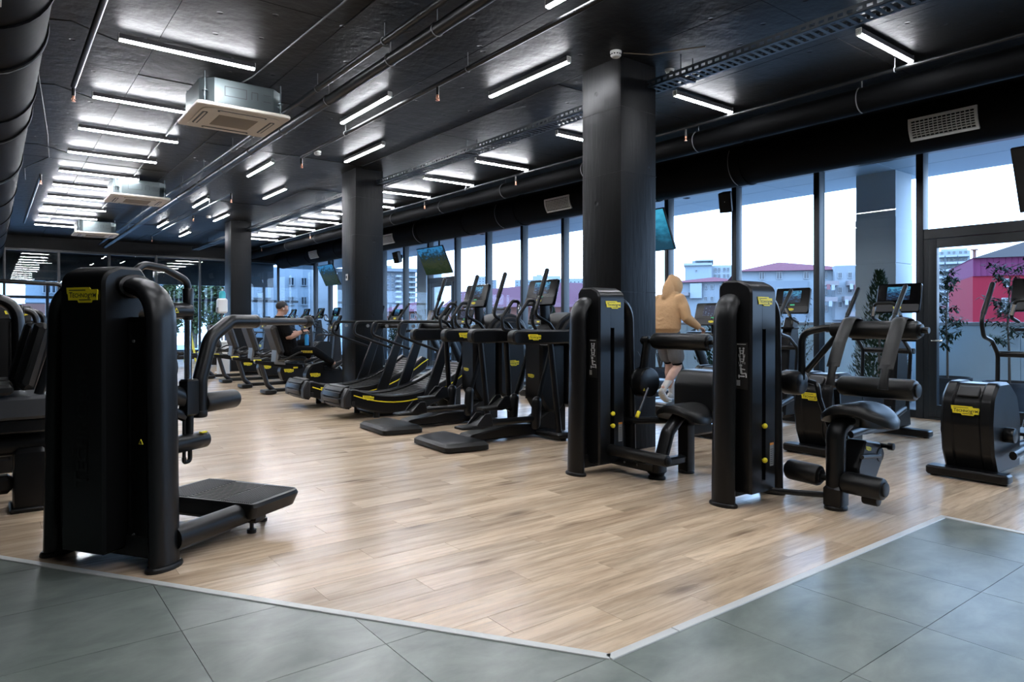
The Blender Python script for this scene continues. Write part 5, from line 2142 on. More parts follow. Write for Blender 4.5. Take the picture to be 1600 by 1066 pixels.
# ================================================================ step trainers (rear foot plate, two big side arms)
def make_stepper():
    t = thing('step_trainer', '', 'cross trainer')
    # floor plate
    out = fil([(-.24, -.36), (-.20, .36), (.22, .44), (.22, -.44)], [.05, .05, .05, .05], 4)
    n = len(out)
    pl = MB()
    A = [(x, y, .012) for x, y in out]
    B = [(x, y, .055) for x, y in out]
    C = [(x * .86, y * .90, .082 + .02 * (x + .24)) for x, y in out]
    fs = []
    for i in range(n):
        j = (i + 1) % n
        fs += [(i, n + i, n + j, j), (n + i, 2 * n + i, 2 * n + j, n + j)]
    fs += [tuple(range(n)), tuple(range(2 * n, 3 * n))[::-1]]
    pl.add(A, [f[::-1] for f in []], None)
    pl = MB().add(A + B + C, [f[::-1] for f in fs])
    pl.build('rear_floor_plate', 'black_rubber', t, label='wide dark rear floor plate')
    # arched beam and ramp
    bp = fil([(.15, .03), (.22, .105), (.70, .165), (1.02, .150), (1.34, .33), (1.50, .33), (1.50, .03)], [.01, .05, .2, .05, .03, .03, .01], 5)
    MB().prism(bp, 'y', -.115, .115, .015).build('floor_beam', 'black_shell', t)
    MB().box((1.05, -.50, .02), (1.25, .50, .085), .02).build('front_floor_bar', 'black_shell', t)
    for s in (-1, 1):
        MB().cyl((1.15, s * .46, 0), (1.15, s * .46, .03), .03, 12).build('foot', 'black_rubber', t)
    # body
    body = fil([(1.10, 1.02), (1.10, .42), (1.20, .27), (1.36, .24), (1.46, .34), (1.46, 1.02)], [.02, .12, .08, .08, .08, .02], 5)
    MB().prism(body, 'y', -.15, .15, .03).build('body', 'black_shell', t)
    fh = fil([(1.46, 1.02), (1.46, .34), (1.60, .27), (1.84, .36), (1.90, .60), (1.86, 1.02)], [.02, .08, .1, .1, .2, .02], 5)
    MB().prism(fh, 'y', -.21, .21, .03).build('front_housing', 'black_shell', t)
    logo(t, (1.096, .02, .66), (0, -1, 0), (0, 0, 1), .11)
    logo(t, (1.66, -.213, .73), (1, 0, 0), (0, 0, 1), .20)
    # rounded drive cover with three stepped shells
    for k, (r, w) in enumerate(((.27, .17), (.225, .22), (.17, .25))):
        cyl = fil([(1.62 + (r + .04) * math.cos(a) * 1.05, 1.10 + r * math.sin(a)) for a in [R(-10 + 10 * q) for q in range(21)]] + [(1.35, 1.02)], 0, 1)
        MB().prism(cyl, 'y', -w, w, .02).build('drive_cover', 'cover_grey', t)
    MB().ball((1.30, 0, 1.10), .20, .13, .14, 18, 10).build('front_bulge', 'cover_grey', t)
    # side arms
    for s in (-1, 1):
        y = s * .37
        st = rrect(1.25, .150, .074, 6, 1.13, 1.10)
        MB().prism(st, 'y', y - .06, y + .06, .018).build('side_arm', 'black_shell', t)
        m = MB().sweep([(1.03, y * 1.05, 1.03), (1.12, y * 1.16, .06)], (.026, .036), 10, up=(1, 0, 0)).build('support_tube', 'black_shell', t)
        f = .02 * s
        hp = fil([(1.12, y, 1.14), (1.03, y, 1.24), (.84, y, 1.33), (.86, y, 1.42), (1.0, y, 1.80)], [0, .06, .08, .08, 0], 6, False)
        MB().sweep(hp, .019, 12).build('tall_handle', 'black_metal', t)
        MB().sweep([(.905, y, 1.545), (1.0, y, 1.805)], .0245, 12, round_end=True).build('grip', 'black_rubber', t)
        # swing links and pedals
        up = s > 0
        px, pz = (.70, .36) if up else (.16, .25)
        py = s * .20
        sh = fil([(px - .17, pz - .055), (px - .17, pz - .03), (px + .02, pz - .02), (px + .14, pz + .05), (px + .18, pz + .05), (px + .19, pz - .05), (px + .08, pz - .07)], [.01, .01, .04, .03, .02, .03, .03], 4)
        p = MB().prism(sh, 'y', py - .075, py + .075, .01).build('pedal', 'black_rubber', t)
        for q in (-1, 1):
            gd = fil([(px - .02, pz - .035), (px + .10, pz + .085), (px + .17, pz + .085), (px + .20, pz - .05)], .02, 3)
            MB().prism(gd, 'y', py + q * .082 - .008, py + q * .082 + .008, .003).build('pedal_guard', 'black_shell', p)
        MB().sweep([(px + .15, py, pz - .02), (.98, py, .27 if up else .22)], (.030, .034), 10).build('pedal_link', 'black_metal', t)
        MB().sweep([(.98, py, .16), (1.0, py, .40)], (.045, .06), 10, up=(1, 0, 0), round_end=True).build('link_stub', 'black_metal', t)
        MB().sweep([(1.22, py * .95, 1.0), (1.02, py, .42)], (.018, .03), 8, up=(1, 0, 0)).build('swing_link', 'black_metal', t)
    # inner handle loop
    for s in (-1, 1):
        lp = fil([(.98, s * .14, 1.16), (.80, s * .14, 1.17), (.78, s * .14, 1.30), (.93, s * .14, 1.49), (1.02, s * .14, 1.49), (1.0, s * .12, 1.25), (1.08, s * .10, 1.16)], [0, .05, .06, .05, .04, .08, 0], 5, False)
        MB().sweep(lp, .019, 12).build('inner_handle', 'black_rubber', t)
        MB().sweep([(1.018, s * .14, 1.46), (1.008, s * .13, 1.34)], .022, 10).build('sensor_grip', 'chrome', t)
    MB().sweep([(1.30, 0, 1.15), (1.27, 0, 1.5)], (.07, .035), 10, up=(0, 1, 0)).build('console_neck', 'black_shell', t)
    console(t, 1.24, 0, 1.585, 'screen_dark', .50, .30, 16)
    logo(t, (.78, -.432, 1.10), (1, 0, 0), (0, 0, 1), .17)
    return t


st0 = make_stepper()
for i, (y, lab) in enumerate(((5.88, 'nearer cross trainer with big side arms and a wide floor plate'), (7.18, 'farther cross trainer with big side arms, in front of the curved treadmills'))):
    o = st0 if i == 0 else copy_tree(st0)
    o.location = (3.68, y, 0)
    tag(o, lab, None, 'cross trainers with floor plates')


# ================================================================ curved treadmills
def make_curved():
    t = thing('curved_treadmill', '', 'treadmill')
    def zb(x):
        return .24 + .42 * ((x - .72) / 1.16) ** 2 if x > .72 else .24 + .15 * ((.72 - x) / .72) ** 2
    xs_ = [i / 20 * 1.88 for i in range(21)]
    top = [(x, zb(x) + .045) for x in xs_]
    bot = [(x, max(.055, zb(x) - .175 - .03 * math.sin(x / 1.88 * PI))) for x in xs_]
    prof = fil([(-.05, .17), (-.06, .30), (0, .40)], [0, .08, 0], 4, False) + top[1:] + [(1.95, zb(1.88) + .02), (1.98, zb(1.88) - .08), (1.93, zb(1.88) - .17)] + bot[::-1][1:]
    for s in (-1, 1):
        y0, y1 = (.265, .385) if s > 0 else (-.385, -.265)
        MB().prism(prof, 'y', y0, y1, .018).build('side_shell', 'black_shell', t)
        # grey rear cap and yellow pinstripe
        MB().prism(fil([(-.068, .17), (-.075, .30), (-.01, .415), (.04, .40), (.04, .16)], [.02, .08, .04, .02, .02], 4), 'y', y0 - .006, y1 + .006, .018).build('rear_cap', 'charcoal', t, label='dark grey rear cap')
        yy = s * .389
        pts = [(x, yy, zb(x) - .045) for x in [.06 + i / 16 * 1.80 for i in range(17)]] + [(1.97, yy, zb(1.88) + .0)]
        MB().sweep(pts, (.004, .008), 6).build('yellow_stripe', 'yellow', t, label='thin yellow stripe')
    # slatted running surface, each slat its own rubber block, joined
    m = MB()
    k = 0
    x = .02
    while x < 1.90:
        z = zb(x)
        a = math.atan2(zb(x + .01) - zb(x - .01), .02)
        M = Matrix.Translation((x, 0, z)) @ Matrix.Rotation(-a, 4, 'Y')
        m.box((-.024, -.26, -.022), (.024, .26, .012), .005, M)
        x += .054 * math.cos(a)
    m.build('running_slats', 'black_rubber', t, kind='stuff', smooth=0)
    # slats wrapped round the rear drum
    for k in range(6):
        a = R(100 + k * 32)
        M = Matrix.Translation((.055 + .135 * math.cos(a), 0, .280 + .135 * math.sin(a))) @ Matrix.Rotation(-a, 4, 'Y')
        MB().box((-.014, -.262, -.034), (.014, .262, .034), .007, M).build('drum_slat', 'black_rubber', t)
    MB().cyl((.055, -.262, .275), (.055, .262, .275), .115, 22).build('rear_drum', 'black_metal', t)
    MB().box((.40, -.30, .03), (1.20, .30, .12), .03).build('belly', 'black_metal', t)
    for x in (.42, 1.30):
        for s in (-1, 1):
            MB().cyl((x, s * .30, 0), (x, s * .30, .12), .04, 12).build('foot', 'black_rubber', t)
    MB().box((1.55, -.30, .0), (1.75, .30, .40), .03).build('front_stand', 'black_metal', t)
    for s in (-1, 1):
        y = s * .40
        pr = fil([(1.06, .22), (1.48, 1.24), (1.60, 1.24), (1.24, .22)], .02, 2)
        MB().prism(pr, 'y', y - .025, y + .025, .008).build('post', 'black_shell', t)
        hp = fil([(1.60, y, 1.262), (.72, y, 1.262), (.68, y, 1.08), (1.30, y, .86)], [0, .09, .09, 0], 6, False)
        MB().sweep(hp, .020, 12).build('handrail', 'black_rubber', t)
        MB().cyl((.92, y, 1.20), (.92, y - s * .02, 1.20), .024, 12).build('rail_button', 'mid_grey', t)
    MB().sweep([(1.56, -.40, 1.20), (1.56, .40, 1.20)], (.05, .045), 12).build('front_bar', 'black_shell', t)
    for s in (-1, 1):
        MB().sweep(fil([(1.62, s * .17, 1.18), (1.55, s * .18, 1.30), (1.74, s * .18, 1.55)], [0, .06, 0], 5, False), .020, 10, round_end=True).build('push_handle', 'black_rubber', t)
    console(t, 1.62, 0, 1.36, 'screen_dark', .30, .22, 20)
    logo(t, (.26, -.389, .275), (1, 0, -.12), (.12, 0, 1), .16)
    MB().box((.03, -.40, .19), (.075, -.385, .245), .006).build('cap_handle', 'print_black', t)
    return t


cv0 = make_curved()
for i, (y, lab) in enumerate(((8.52, 'nearer curved slatted treadmill with yellow stripe'), (9.92, 'farther curved slatted treadmill with yellow stripe, next to the recumbent bikes'))):
    o = cv0 if i == 0 else copy_tree(cv0)
    o.location = (3.62, y, 0)
    tag(o, lab, None, 'curved treadmills')


# ================================================================ recumbent bikes
def make_bike():
    t = thing('recumbent_bike', '', 'exercise bike')
    MB().prism(rrect(.20, .34, .04, 4, 0, 0), 'z', .012, .075, .012).build('rear_foot', 'black_rubber', t)
    MB().prism(rrect(.16, .50, .04, 4, 1.42, 0), 'z', .012, .075, .012).build('front_foot', 'black_rubber', t)
    MB().sweep(fil([(-.14, 0, .56), (-.02, 0, .16), (.08, 0, .07)], [0, .06, 0], 5, False), (.04, .045), 12).build('rear_leg', 'charcoal', t)
    MB().cyl((.06, 0, .06), (1.40, 0, .06), .035, 12).build('floor_tube', 'black_metal', t)
    rl = fil([(-.24, .60), (-.24, .54), (.50, .40), (.62, .44), (.60, .50)], [.02, .02, .06, .02, .02], 4)
    MB().prism(rl, 'y', -.055, .055, .015).build('seat_rail', 'black_shell', t)
    MB().box((-.245, -.04, .575), (-.13, .04, .605), .006).build('rail_mark', 'yellow', t)
    MB().box((.42, -.062, .43), (.50, -.05, .46), .004).build('rail_mark', 'yellow', t)
    # seat carriage, seat, backrest
    cg = fil([(.08, .52), (.26, .50), (.22, .70), (.16, .80), (.10, .78)], .015, 3)
    MB().prism(cg, 'y', -.13, .13, .012).build('seat_carriage', 'mid_grey', t)
    se = fil([(.12, .60), (.58, .57), (.62, .62), (.55, .655), (.30, .645), (.14, .69)], [.02, .02, .02, .03, .1, .03], 4)
    MB().prism(se, 'y', -.21, .21, .03).build('seat', 'black_leather', t)
    bk = fil([(.12, .70), (-.03, 1.14), (.02, 1.20), (.09, 1.18), (.23, .74), (.20, .69)], [.03, .04, .03, .03, .05, .03], 4)
    MB().prism(bk, 'y', -.20, .20, .04).build('backrest', 'grey_seat', t, label='grey padded backrest')
    for s in (-1, 1):
        MB().tube([(.10, s * .20, .60), (.22, s * .28, .62), (.44, s * .28, .72), (.50, s * .28, .72)], .016, .05, 8).build('side_grip', 'black_rubber', t)
    # drive housing
    hp = fil([(.70, .10), (.63, .30), (.72, .47), (.95, .53), (1.20, .56), (1.38, .34), (1.34, .10)], [.03, .14, .12, .14, .12, .14, .03], 6)
    MB().prism(hp, 'y', -.11, .11, .03).build('drive_housing', 'black_shell', t)
    logo(t, (.80, -.113, .30), (1, 0, 0), (0, 0, 1), .19)
    MB().cyl((.98, -.20, .43), (.98, .20, .43), .03, 12).build('crank_axle', 'black_metal', t)
    for s in (-1, 1):
        dx, dz = (.16, -.03) if s < 0 else (-.16, .03)
        MB().sweep([(.98, s * .17, .43), (.98 + dx, s * .17, .43 + dz)], (.012, .02), 8).build('crank_arm', 'black_metal', t)
        MB().box((.98 + dx - .05, min(s * .18, s * .28), .43 + dz - .015), (.98 + dx + .05, max(s * .18, s * .28), .43 + dz + .015), .008).build('pedal', 'black_rubber', t)
    ms = fil([(1.16, .55), (1.34, .50), (1.30, 1.20), (1.22, 1.20)], .03, 3)
    MB().prism(ms, 'y', -.05, .05, .012).build('mast', 'charcoal', t)
    MB().sweep(fil([(1.26, -.02, 1.0), (1.10, -.20, 1.02), (.98, -.20, 1.02), (.92, -.20, .94)], [0, .05, .04, 0], 4, False), .015, 8).build('front_handle', 'black_rubber', t)
    MB().sweep(fil([(1.26, .02, 1.0), (1.10, .20, 1.02), (.98, .20, 1.02), (.92, .20, .94)], [0, .05, .04, 0], 4, False), .015, 8).build('front_handle', 'black_rubber', t)
    console(t, 1.22, 0, 1.24, 'screen_dark', .40, .30, 20)
    return t


bk0 = make_bike()
for i, (y, lab) in enumerate(((12.05, 'recumbent exercise bike with the seated man in black'), (13.42, 'recumbent exercise bike, first empty one beyond the seated man'), (14.78, 'recumbent exercise bike, second empty one beyond the seated man'), (16.1, 'recumbent exercise bike, last one of the row near the white bin'))):
    o = bk0 if i == 0 else copy_tree(bk0)
    o.location = (3.86, y, 0)
    tag(o, lab, None, 'recumbent bikes in a row')

# climbers and ellipticals far down the window row
for i, y in enumerate((16.4, 19.2, 20.4, 21.6, 22.8)):
    o = copy_tree(el0, None, (6.35, y, 0), 0, 'elliptical trainer, %s one beyond the second column toward the far wall' % ORD[i])
    o['group'] = 'far elliptical trainers by the windows'
# ================================================================ screens, speakers and small things
def make_tv(y, scr, label):
    t = thing('wall_screen', label, 'television', (8.78, y, 2.78), 0, 'hanging television screens')
    M = Matrix.Rotation(R(-25), 4, 'Y')
    b = MB().prism(rrect(1.24, .72, .012, 3), 'x', -.014, .022, .004, M).build('screen_body', 'black_shell', t)
    MB().prism(rrect(1.21, .69, .004, 2), 'x', -.0165, -.013, 0, M).build('screen_face', scr, b, smooth=0, label='lit picture')
    m = MB()
    m.box((.02, -.25, -.18), (.045, .25, .18), .006, M)
    m.build('mount_plate', 'black_metal', t)
    m = MB()
    m.cyl((.05, 0, .0), (.14, 0, .02), .03, 10)
    m.cyl((.14, 0, -.03), (.14, 0, CEIL - 2.78 - .012), .024, 12)
    m.cyl((.14, 0, CEIL - 2.78 - .03), (.14, 0, CEIL - 2.78 - .012), .08, 16)
    m.build('ceiling_pole', 'black_metal', t)


make_tv(7.88, 'screen_blue', 'tilted hanging screen with a blue picture, half behind the tall column')
make_tv(14.66, 'screen_mountain', 'tilted hanging screen with a green valley picture, right of the second column')
make_tv(21.3, 'screen_mountain', 'tilted hanging screen with a green picture, left of the second column')
make_tv(1.93, 'print_black', 'tilted hanging screen seen edge on over the glass door')


def speaker(x, y, z, rz, label):
    t = thing('loudspeaker', label, 'loudspeaker', (x, y, z), rz, 'black loudspeakers')
    M = Matrix.Rotation(R(-18), 4, 'Y')
    out = fil([(-.10, -.10), (-.115, .10), (.08, .07), (.08, -.07)], .015, 3)
    MB().prism(out, 'z', -.16, .16, .012, M).build('cabinet', 'black_plastic', t)
    m = MB()
    m.cyl((.06, 0, 0), (.16, 0, .02), .016, 10)
    m.box((.15, -.03, -.05), (.17, .03, .08), .004)
    m.build('bracket', 'black_metal', t)
    m = MB()
    m.ball((-.118, 0, -.02), .006)
    m.build('status_light', 'print_white', t)


speaker(9.46, 6.66, 3.20, R(20), 'black loudspeaker on the window post beyond the walking man')
speaker(9.46, 17.86, 3.15, R(20), 'small black loudspeaker on a far window post right of the second column')
t = thing('loudspeaker', 'black loudspeaker hung under the big left duct, cut by the picture edge', 'loudspeaker', (-.06, 8.0, 2.50), 0, 'black loudspeakers')
MB().box((-.10, -.10, -.15), (.10, .10, .15), .02).build('cabinet', 'black_plastic', t)
MB().box((-.11, -.112, -.16), (.11, -.10, .16), .006).build('front_rim', 'mid_grey', t)
m = MB()
m.cyl((0, 0, .15), (0, 0, .455), .012, 10)
m.build('hanging_rod', 'black_metal', t)

t = thing('wall_switch', 'small white switch on the second column', 'switch', (4.835, 10.95, 2.02))
MB().box((-.012, -.04, -.055), (.0, .04, .055), .004).build('plate', 'white_plastic', t)
MB().box((-.017, -.018, -.022), (-.011, .018, .022), .002).build('rocker', 'print_black', t)

t = thing('sanitizer_stand', 'white hand sanitizer dispenser with a teal bottle beside the third column', 'dispenser', (4.58, 17.85, 0))
MB().lathe([(.17, 0), (.17, .02), (.03, .03), (.025, .04)], 20).build('base', 'white_plastic', t)
MB().cyl((0, 0, .02), (0, 0, 1.50), .022, 12).build('pole', 'mid_grey', t)
MB().box((-.12, -.16, 1.47), (.10, .10, 1.84), .04).build('dispenser_body', 'white_plastic', t)
MB().box((-.135, -.12, 1.49), (-.11, .06, 1.62), .01).build('push_plate', 'print_grey', t)
MB().lathe([(.075, 0), (.078, .14), (.05, .19), (.03, .20)], 16, Matrix.Translation((0, -.02, 1.83))).build('bottle', 'bottle_teal', t)
MB().lathe([(.026, 0), (.026, .06)], 10, Matrix.Translation((0, -.02, 2.02))).build('bottle_cap', 'white_plastic', t)

t = thing('waste_bin', 'white bin on the floor behind the last recumbent bike', 'bin', (4.40, 17.05, 0))
MB().prism(rrect(.24, .26, .04, 4), 'z', 0, .74, .01).build('bin_body', 'white_plastic', t)
MB().prism(rrect(.25, .27, .04, 4), 'z', .742, .81, .02).build('lid', 'white_plastic', t)

t = thing('floor_sign', 'bright yellow folding floor sign by the far glass partition', 'sign', (5.02, 23.3, 0), R(40))
for s in (-1, 1):
    M = Matrix.Translation((0, s * .10, 0)) @ Matrix.Rotation(s * R(7), 4, 'X')
    m = MB()
    for q in (-1, 1):
        m.prism(fil([(q * .05, .45), (q * .145, .42), (q * .165, 0), (q * .095, 0)], .02, 3), 'y', -.012, .012, .003, M)
    m.prism(fil([(-.145, .40), (.145, .40), (.10, .72), (.055, .95), (-.055, .95), (-.10, .72)], [.03, .03, .05, .04, .04, .05], 3), 'y', -.014, .014, .004, M)
    m.build('sign_board', 'yellow', t)
m = MB()
m.box((-.05, -.03, .93), (.05, .03, .975), .012)
m.build('carry_handle', 'yellow', t)


def rower(x, y, rz, label):
    t = thing('rowing_machine', label, 'rowing machine', (x, y, 0), rz, 'rowing machines')
    MB().prism(fil([(-.9, .30), (1.0, .36), (1.0, .28), (-.9, .22)], .02, 2), 'y', -.04, .04, .01).build('rail', 'black_metal', t)
    MB().prism(fil([(.75, .06), (.70, .40), (.85, .66), (1.15, .66), (1.32, .40), (1.25, .06)], [.02, .1, .1, .1, .1, .02], 4), 'y', -.16, .16, .03).build('flywheel_housing', 'black_shell', t)
    MB().box((-.30, -.17, .33), (-.02, .17, .39), .025).build('seat', 'black_leather', t)
    for x0 in (-.88, 1.0):
        MB().box((x0 - .04, -.22, 0), (x0 + .04, .22, .055), .012).build('foot', 'black_rubber', t)
    MB().box((-.92, -.03, .04), (-.84, .03, .27), .01).build('rear_post', 'black_metal', t)
    for s in (-1, 1):
        MB().box((.48, min(s * .06, s * .17), .28), (.66, max(s * .06, s * .17), .36), .02).build('foot_plate', 'black_rubber', t)
    MB().box((.86, -.165, .30), (.98, -.158, .36), .003).build('yellow_mark', 'yellow', t)


rower(4.55, 21.7, R(-10), 'rowing machine low on the floor before the yellow sign')
rower(4.1, 20.4, R(-10), 'rowing machine nearer than the one by the yellow sign')

# leg press and weight towers at the left edge
t = thing('leg_press', 'black leg press with slanted pads over a grey slab behind the hip machine', 'gym machine', (-.50, 5.70, 0))
MB().box((-.9, -.27, .625), (.84, .27, .775), .02).build('slab', 'dark_grey', t, label='long dark grey slab')
MB().box((-.9, -.22, .535), (.82, .22, .625), .01).build('slab_frame', 'black_metal', t)
MB().sweep([(-.9, -.05, .44), (.84, -.05, .44)], (.075, .075), 16).build('main_tube', 'black_shell', t)
for x in (-.75, .62):
    MB().box((x, -.16, .0), (x + .19, .10, .42), .03).build('leg', 'black_shell', t)
    MB().box((x - .02, -.18, .0), (x + .21, .12, .03), .01).build('foot', 'black_rubber', t)
MB().box((-.6, -.10, .12), (.62, .04, .24), .03).build('floor_beam', 'black_shell', t)
for y, dx in ((-.14, 0.03), (.30, 0.0)):
    bp = fil([(.60 + dx, .86), (.70 + dx, 1.25), (.755 + dx, 1.255), (.79 + dx, 1.22), (.695 + dx, .83), (.64 + dx, .81)], [.02, .02, .02, .02, .03, .02], 3)
    MB().prism(bp, 'y', y - .15, y + .15, .03).build('back_pad', 'black_leather', t)
    MB().sweep([(.845 + dx, y, 1.18), (.73 + dx, y, .775)], (.03, .02), 8).build('pad_frame', 'black_metal', t)
    MB().sweep([(.78 + dx, y, 1.14), (.84 + dx, y, 1.15)], (.02, .02), 8).build('pad_bracket', 'black_metal', t)
    MB().box((.16, y - .17, .79), (.62, y + .17, .86), .03).build('seat', 'black_leather', t)
for i, (x, y, lab) in enumerate(((-.58, 6.75, 'dark weight tower with an instruction label behind the leg press'), (-.16, 13.4, 'dark weight tower far behind the leg press, nearer of two'), (0.02, 15.0, 'dark weight tower far behind the leg press, farther of two'))):
    tw = thing('weight_tower', lab, 'gym machine', (x, y, 0), 0, 'weight towers on the left')
    tower(tw, .84, False, (.55, .4), x0=0.0)
    if i == 0:
        MB().tube([(.40, .20, 1.5), (.42, .22, 1.60), (1.05, .22, 1.58), (1.18, .22, 1.44)], .018, .06, 10).build('pull_bar', 'black_metal', tw)
        MB().box((.36, .12, 1.50), (.46, .24, 1.62), .02).build('bar_block', 'black_metal', tw)


# ================================================================ people
def fuse(mb, voxel, smooth_it=4):
    """one continuous skin over overlapping body volumes"""
    me = bpy.data.meshes.new('fused')
    me.from_pydata(mb.v, [], mb.f)
    o = bpy.data.objects.new('fused', me)
    COL.objects.link(o)
    r = o.modifiers.new('r', 'REMESH')
    r.mode = 'VOXEL'
    r.voxel_size = voxel
    s = o.modifiers.new('s', 'SMOOTH')
    s.factor = .5
    s.iterations = smooth_it
    dg = bpy.context.evaluated_depsgraph_get()
    out = bpy.data.meshes.new_from_object(o.evaluated_get(dg))
    bpy.data.objects.remove(o)
    bpy.data.meshes.remove(me)
    out.polygons.foreach_set('use_smooth', [True] * len(out.polygons))
    return out


def put(me, name, m, parent, label=None):
    me.name = name
    me.materials.clear()
    me.materials.append(MATS[m])
    o = bpy.data.objects.new(name, me)
    COL.objects.link(o)
    o.parent = parent
    if label:
        o['label'] = label
    return o


def limb(mb, pts, rad, seg=14, n=3):
    P = [Vector(p) for p in pts]
    Q, RR = [], []
    for i in range(len(P) - 1):
        for k in range(n):
            f = k / n
            Q.append(P[i].lerp(P[i + 1], f))
            a, b = rad[i], rad[i + 1]
            g = f * f * (3 - 2 * f)
            RR.append((a[0] + (b[0] - a[0]) * g, a[1] + (b[1] - a[1]) * g) if isinstance(a, tuple) else a + (b - a) * g)
    Q.append(P[-1])
    RR.append(rad[-1])
    mb.sweep(Q, RR, seg, round_end=True)


def torso(mb, rings):
    """rings (x, y, z, half depth, half width) stacked up the spine"""
    seg = 20
    vs, fs = [], []
    for x, y, z, a, b in rings:
        for k in range(seg):
            t = 2 * PI * k / seg
            vs.append((x + a * math.cos(t), y + b * math.sin(t), z))
    for i in range(len(rings) - 1):
        for k in range(seg):
            j = (k + 1) % seg
            fs.append((i * seg + k, i * seg + j, (i + 1) * seg + j, (i + 1) * seg + k))
    fs.append(tuple(range(seg))[::-1])
    fs.append(tuple(range((len(rings) - 1) * seg, len(rings) * seg)))
    mb.add(vs, fs)


def hand(mb, wrist, d, pn, side, curl=1.0):
    """palm and five bent fingers; d = pointing direction, pn = palm normal, side = thumb side"""
    d = Vector(d).normalized()
    pn = Vector(pn)
    pn = (pn - d * pn.dot(d)).normalized()
    s = d.cross(pn) * side
    w = Vector(wrist)
    mb.sweep([w - d * .02, w + d * .02, w + d * .055, w + d * .085], [(.026, .020), (.034, .017), (.041, .015), (.039, .012)], 12, up=pn, round_end=True)
    for i, (off, L) in enumerate(((.029, .072), (.010, .080), (-.010, .075), (-.028, .060))):
        p = w + d * (.082 - .006 * abs(i - 1)) + s * off
        a = 0.0
        pts = [p - d * .02, p]
        for k, f in enumerate((.42, .32, .26)):
            a += R((28, 42, 34)[k]) * curl
            p = p + (d * math.cos(a) + pn * math.sin(a)) * L * f
            pts.append(p)
        mb.sweep(pts, [.0090, .0092, .0088, .0080, .0066], 8, round_end=True)
    p = w + d * .030 + s * .030
    t1 = p + (s * .7 + d * .55 + pn * .35).normalized() * .038
    t2 = t1 + (s * .15 + d * .75 + pn * .6).normalized() * .030
    mb.sweep([w + d * .015 + s * .012, p, t1, t2], [.013, .0125, .0105, .0082], 8, round_end=True)


def head(mb, c, face, r=1.0):
    """skull, jaw, nose, brow, lips, ears; c = centre of the skull, face = direction looked at"""
    f = Vector(face).normalized()
    up = (Vector((0, 0, 1)) - f * f.z).normalized()
    l = up.cross(f)
    M = Matrix((f, l, up)).transposed().to_4x4()
    M.translation = Vector(c)
    M = M @ Matrix.Scale(r, 4)
    mb.ball((-.008, 0, .020), .098, .076, .092, 18, 12, M)
    mb.ball((.030, 0, -.045), .062, .058, .072, 16, 10, M)
    mb.ball((.062, 0, -.088), .026, .030, .022, 12, 8, M)
    mb.sweep([M @ Vector(p) for p in ((.082, 0, .020), (.098, 0, -.012), (.108, 0, -.030))], [.009 * r, .011 * r, .014 * r], 8, round_end=True)
    mb.ball((.086, 0, .034), .014, .050, .012, 12, 8, M)
    mb.ball((.086, 0, -.060), .012, .024, .007, 10, 6, M)
    mb.ball((.084, 0, -.072), .012, .021, .008, 10, 6, M)
    for s in (-1, 1):
        mb.ball((-.012, s * .076, -.010), .018, .009, .031, 10, 8, M)
        mb.ball((.055, s * .045, -.018), .028, .022, .022, 10, 8, M)
    return M


def eyes(M, parent):
    for s in (-1, 1):
        m = MB()
        m.ball((.080, s * .031, .012), .012, .014, .009, 12, 8, M)
        e = m.build('eye', 'print_white', parent)
        m = MB()
        m.ball((.0905, s * .031, .012), .0035, .0055, .0055, 10, 6, M)
        m.build('iris', 'hair_black', e)


# -------------------------------------------------------------- man in the tan hoodie walking on the treadmill
wk = thing('person', 'man in a tan hoodie and grey shorts walking on a treadmill, hood up', 'person', (7.05, 5.90, .218))
b = MB()
M = head(b, (.175, 0, 1.50), (.88, -.12, -.46))
limb(b, [(.10, 0, 1.36), (.15, 0, 1.44)], [.058, .052])
torso(b, [(.03, 0, .84, .11, .155), (.02, 0, .95, .105, .145), (.04, 0, 1.10, .11, .15), (.07, 0, 1.25, .115, .17), (.09, 0, 1.34, .09, .15), (.10, 0, 1.40, .06, .07)])
for s in (-1, 1):
    if s < 0:
        sh, elb, wr = (.09, -.185, 1.335), (.08, -.275, 1.09), (.245, -.325, .985)
    else:
        sh, elb, wr = (.09, .185, 1.335), (.10, .275, 1.09), (.28, .33, .985)
    limb(b, [sh, elb, wr], [.050, .042, .030])
    d = Vector(wr) - Vector(elb)
    hand(b, Vector(wr) + d.normalized() * .02, (d.x, d.y * .3, -.06), (0, 0, -1), -s, .9)
legs = {-1: [(.05, -.085, .86), (.125, -.10, .45), (-.165, -.105, .185)], 1: [(.04, .085, .86), (.19, .09, .47), (.235, .09, .10)]}
for s, (hp, kn, an) in legs.items():
    cm = Vector(kn).lerp(Vector(an), .30) + Vector((-.02 if s > 0 else -.012, 0, .0))
    limb(b, [hp, Vector(hp).lerp(Vector(kn), .4), kn, cm, an], [.088, .082, .056, .060, .037])
body = put(fuse(b, .0085), 'body', 'skin_light', wk)
eyes(M, body)
hd = MB()
torso(hd, [(.025, 0, .885, .135, .175), (.02, 0, .92, .142, .182), (.012, 0, .95, .162, .205), (.02, 0, 1.02, .158, .205), (.035, 0, 1.14, .150, .205), (.06, 0, 1.25, .145, .212), (.085, 0, 1.33, .122, .205), (.095, 0, 1.39, .098, .145), (.10, 0, 1.43, .085, .10)])
for s in (-1, 1):
    if s < 0:
        pts = [(.085, -.17, 1.335), (.075, -.245, 1.21), (.075, -.282, 1.09), (.16, -.305, 1.035), (.24, -.325, .985)]
    else:
        pts = [(.085, .17, 1.335), (.09, .245, 1.21), (.10, .282, 1.09), (.19, .305, 1.035), (.275, .33, .985)]
    limb(hd, pts, [.078, .074, .068, .060, .047])
    q = Vector(pts[-1])
    limb(hd, [q.lerp(Vector(pts[-2]), .25), q], [.044, .042])
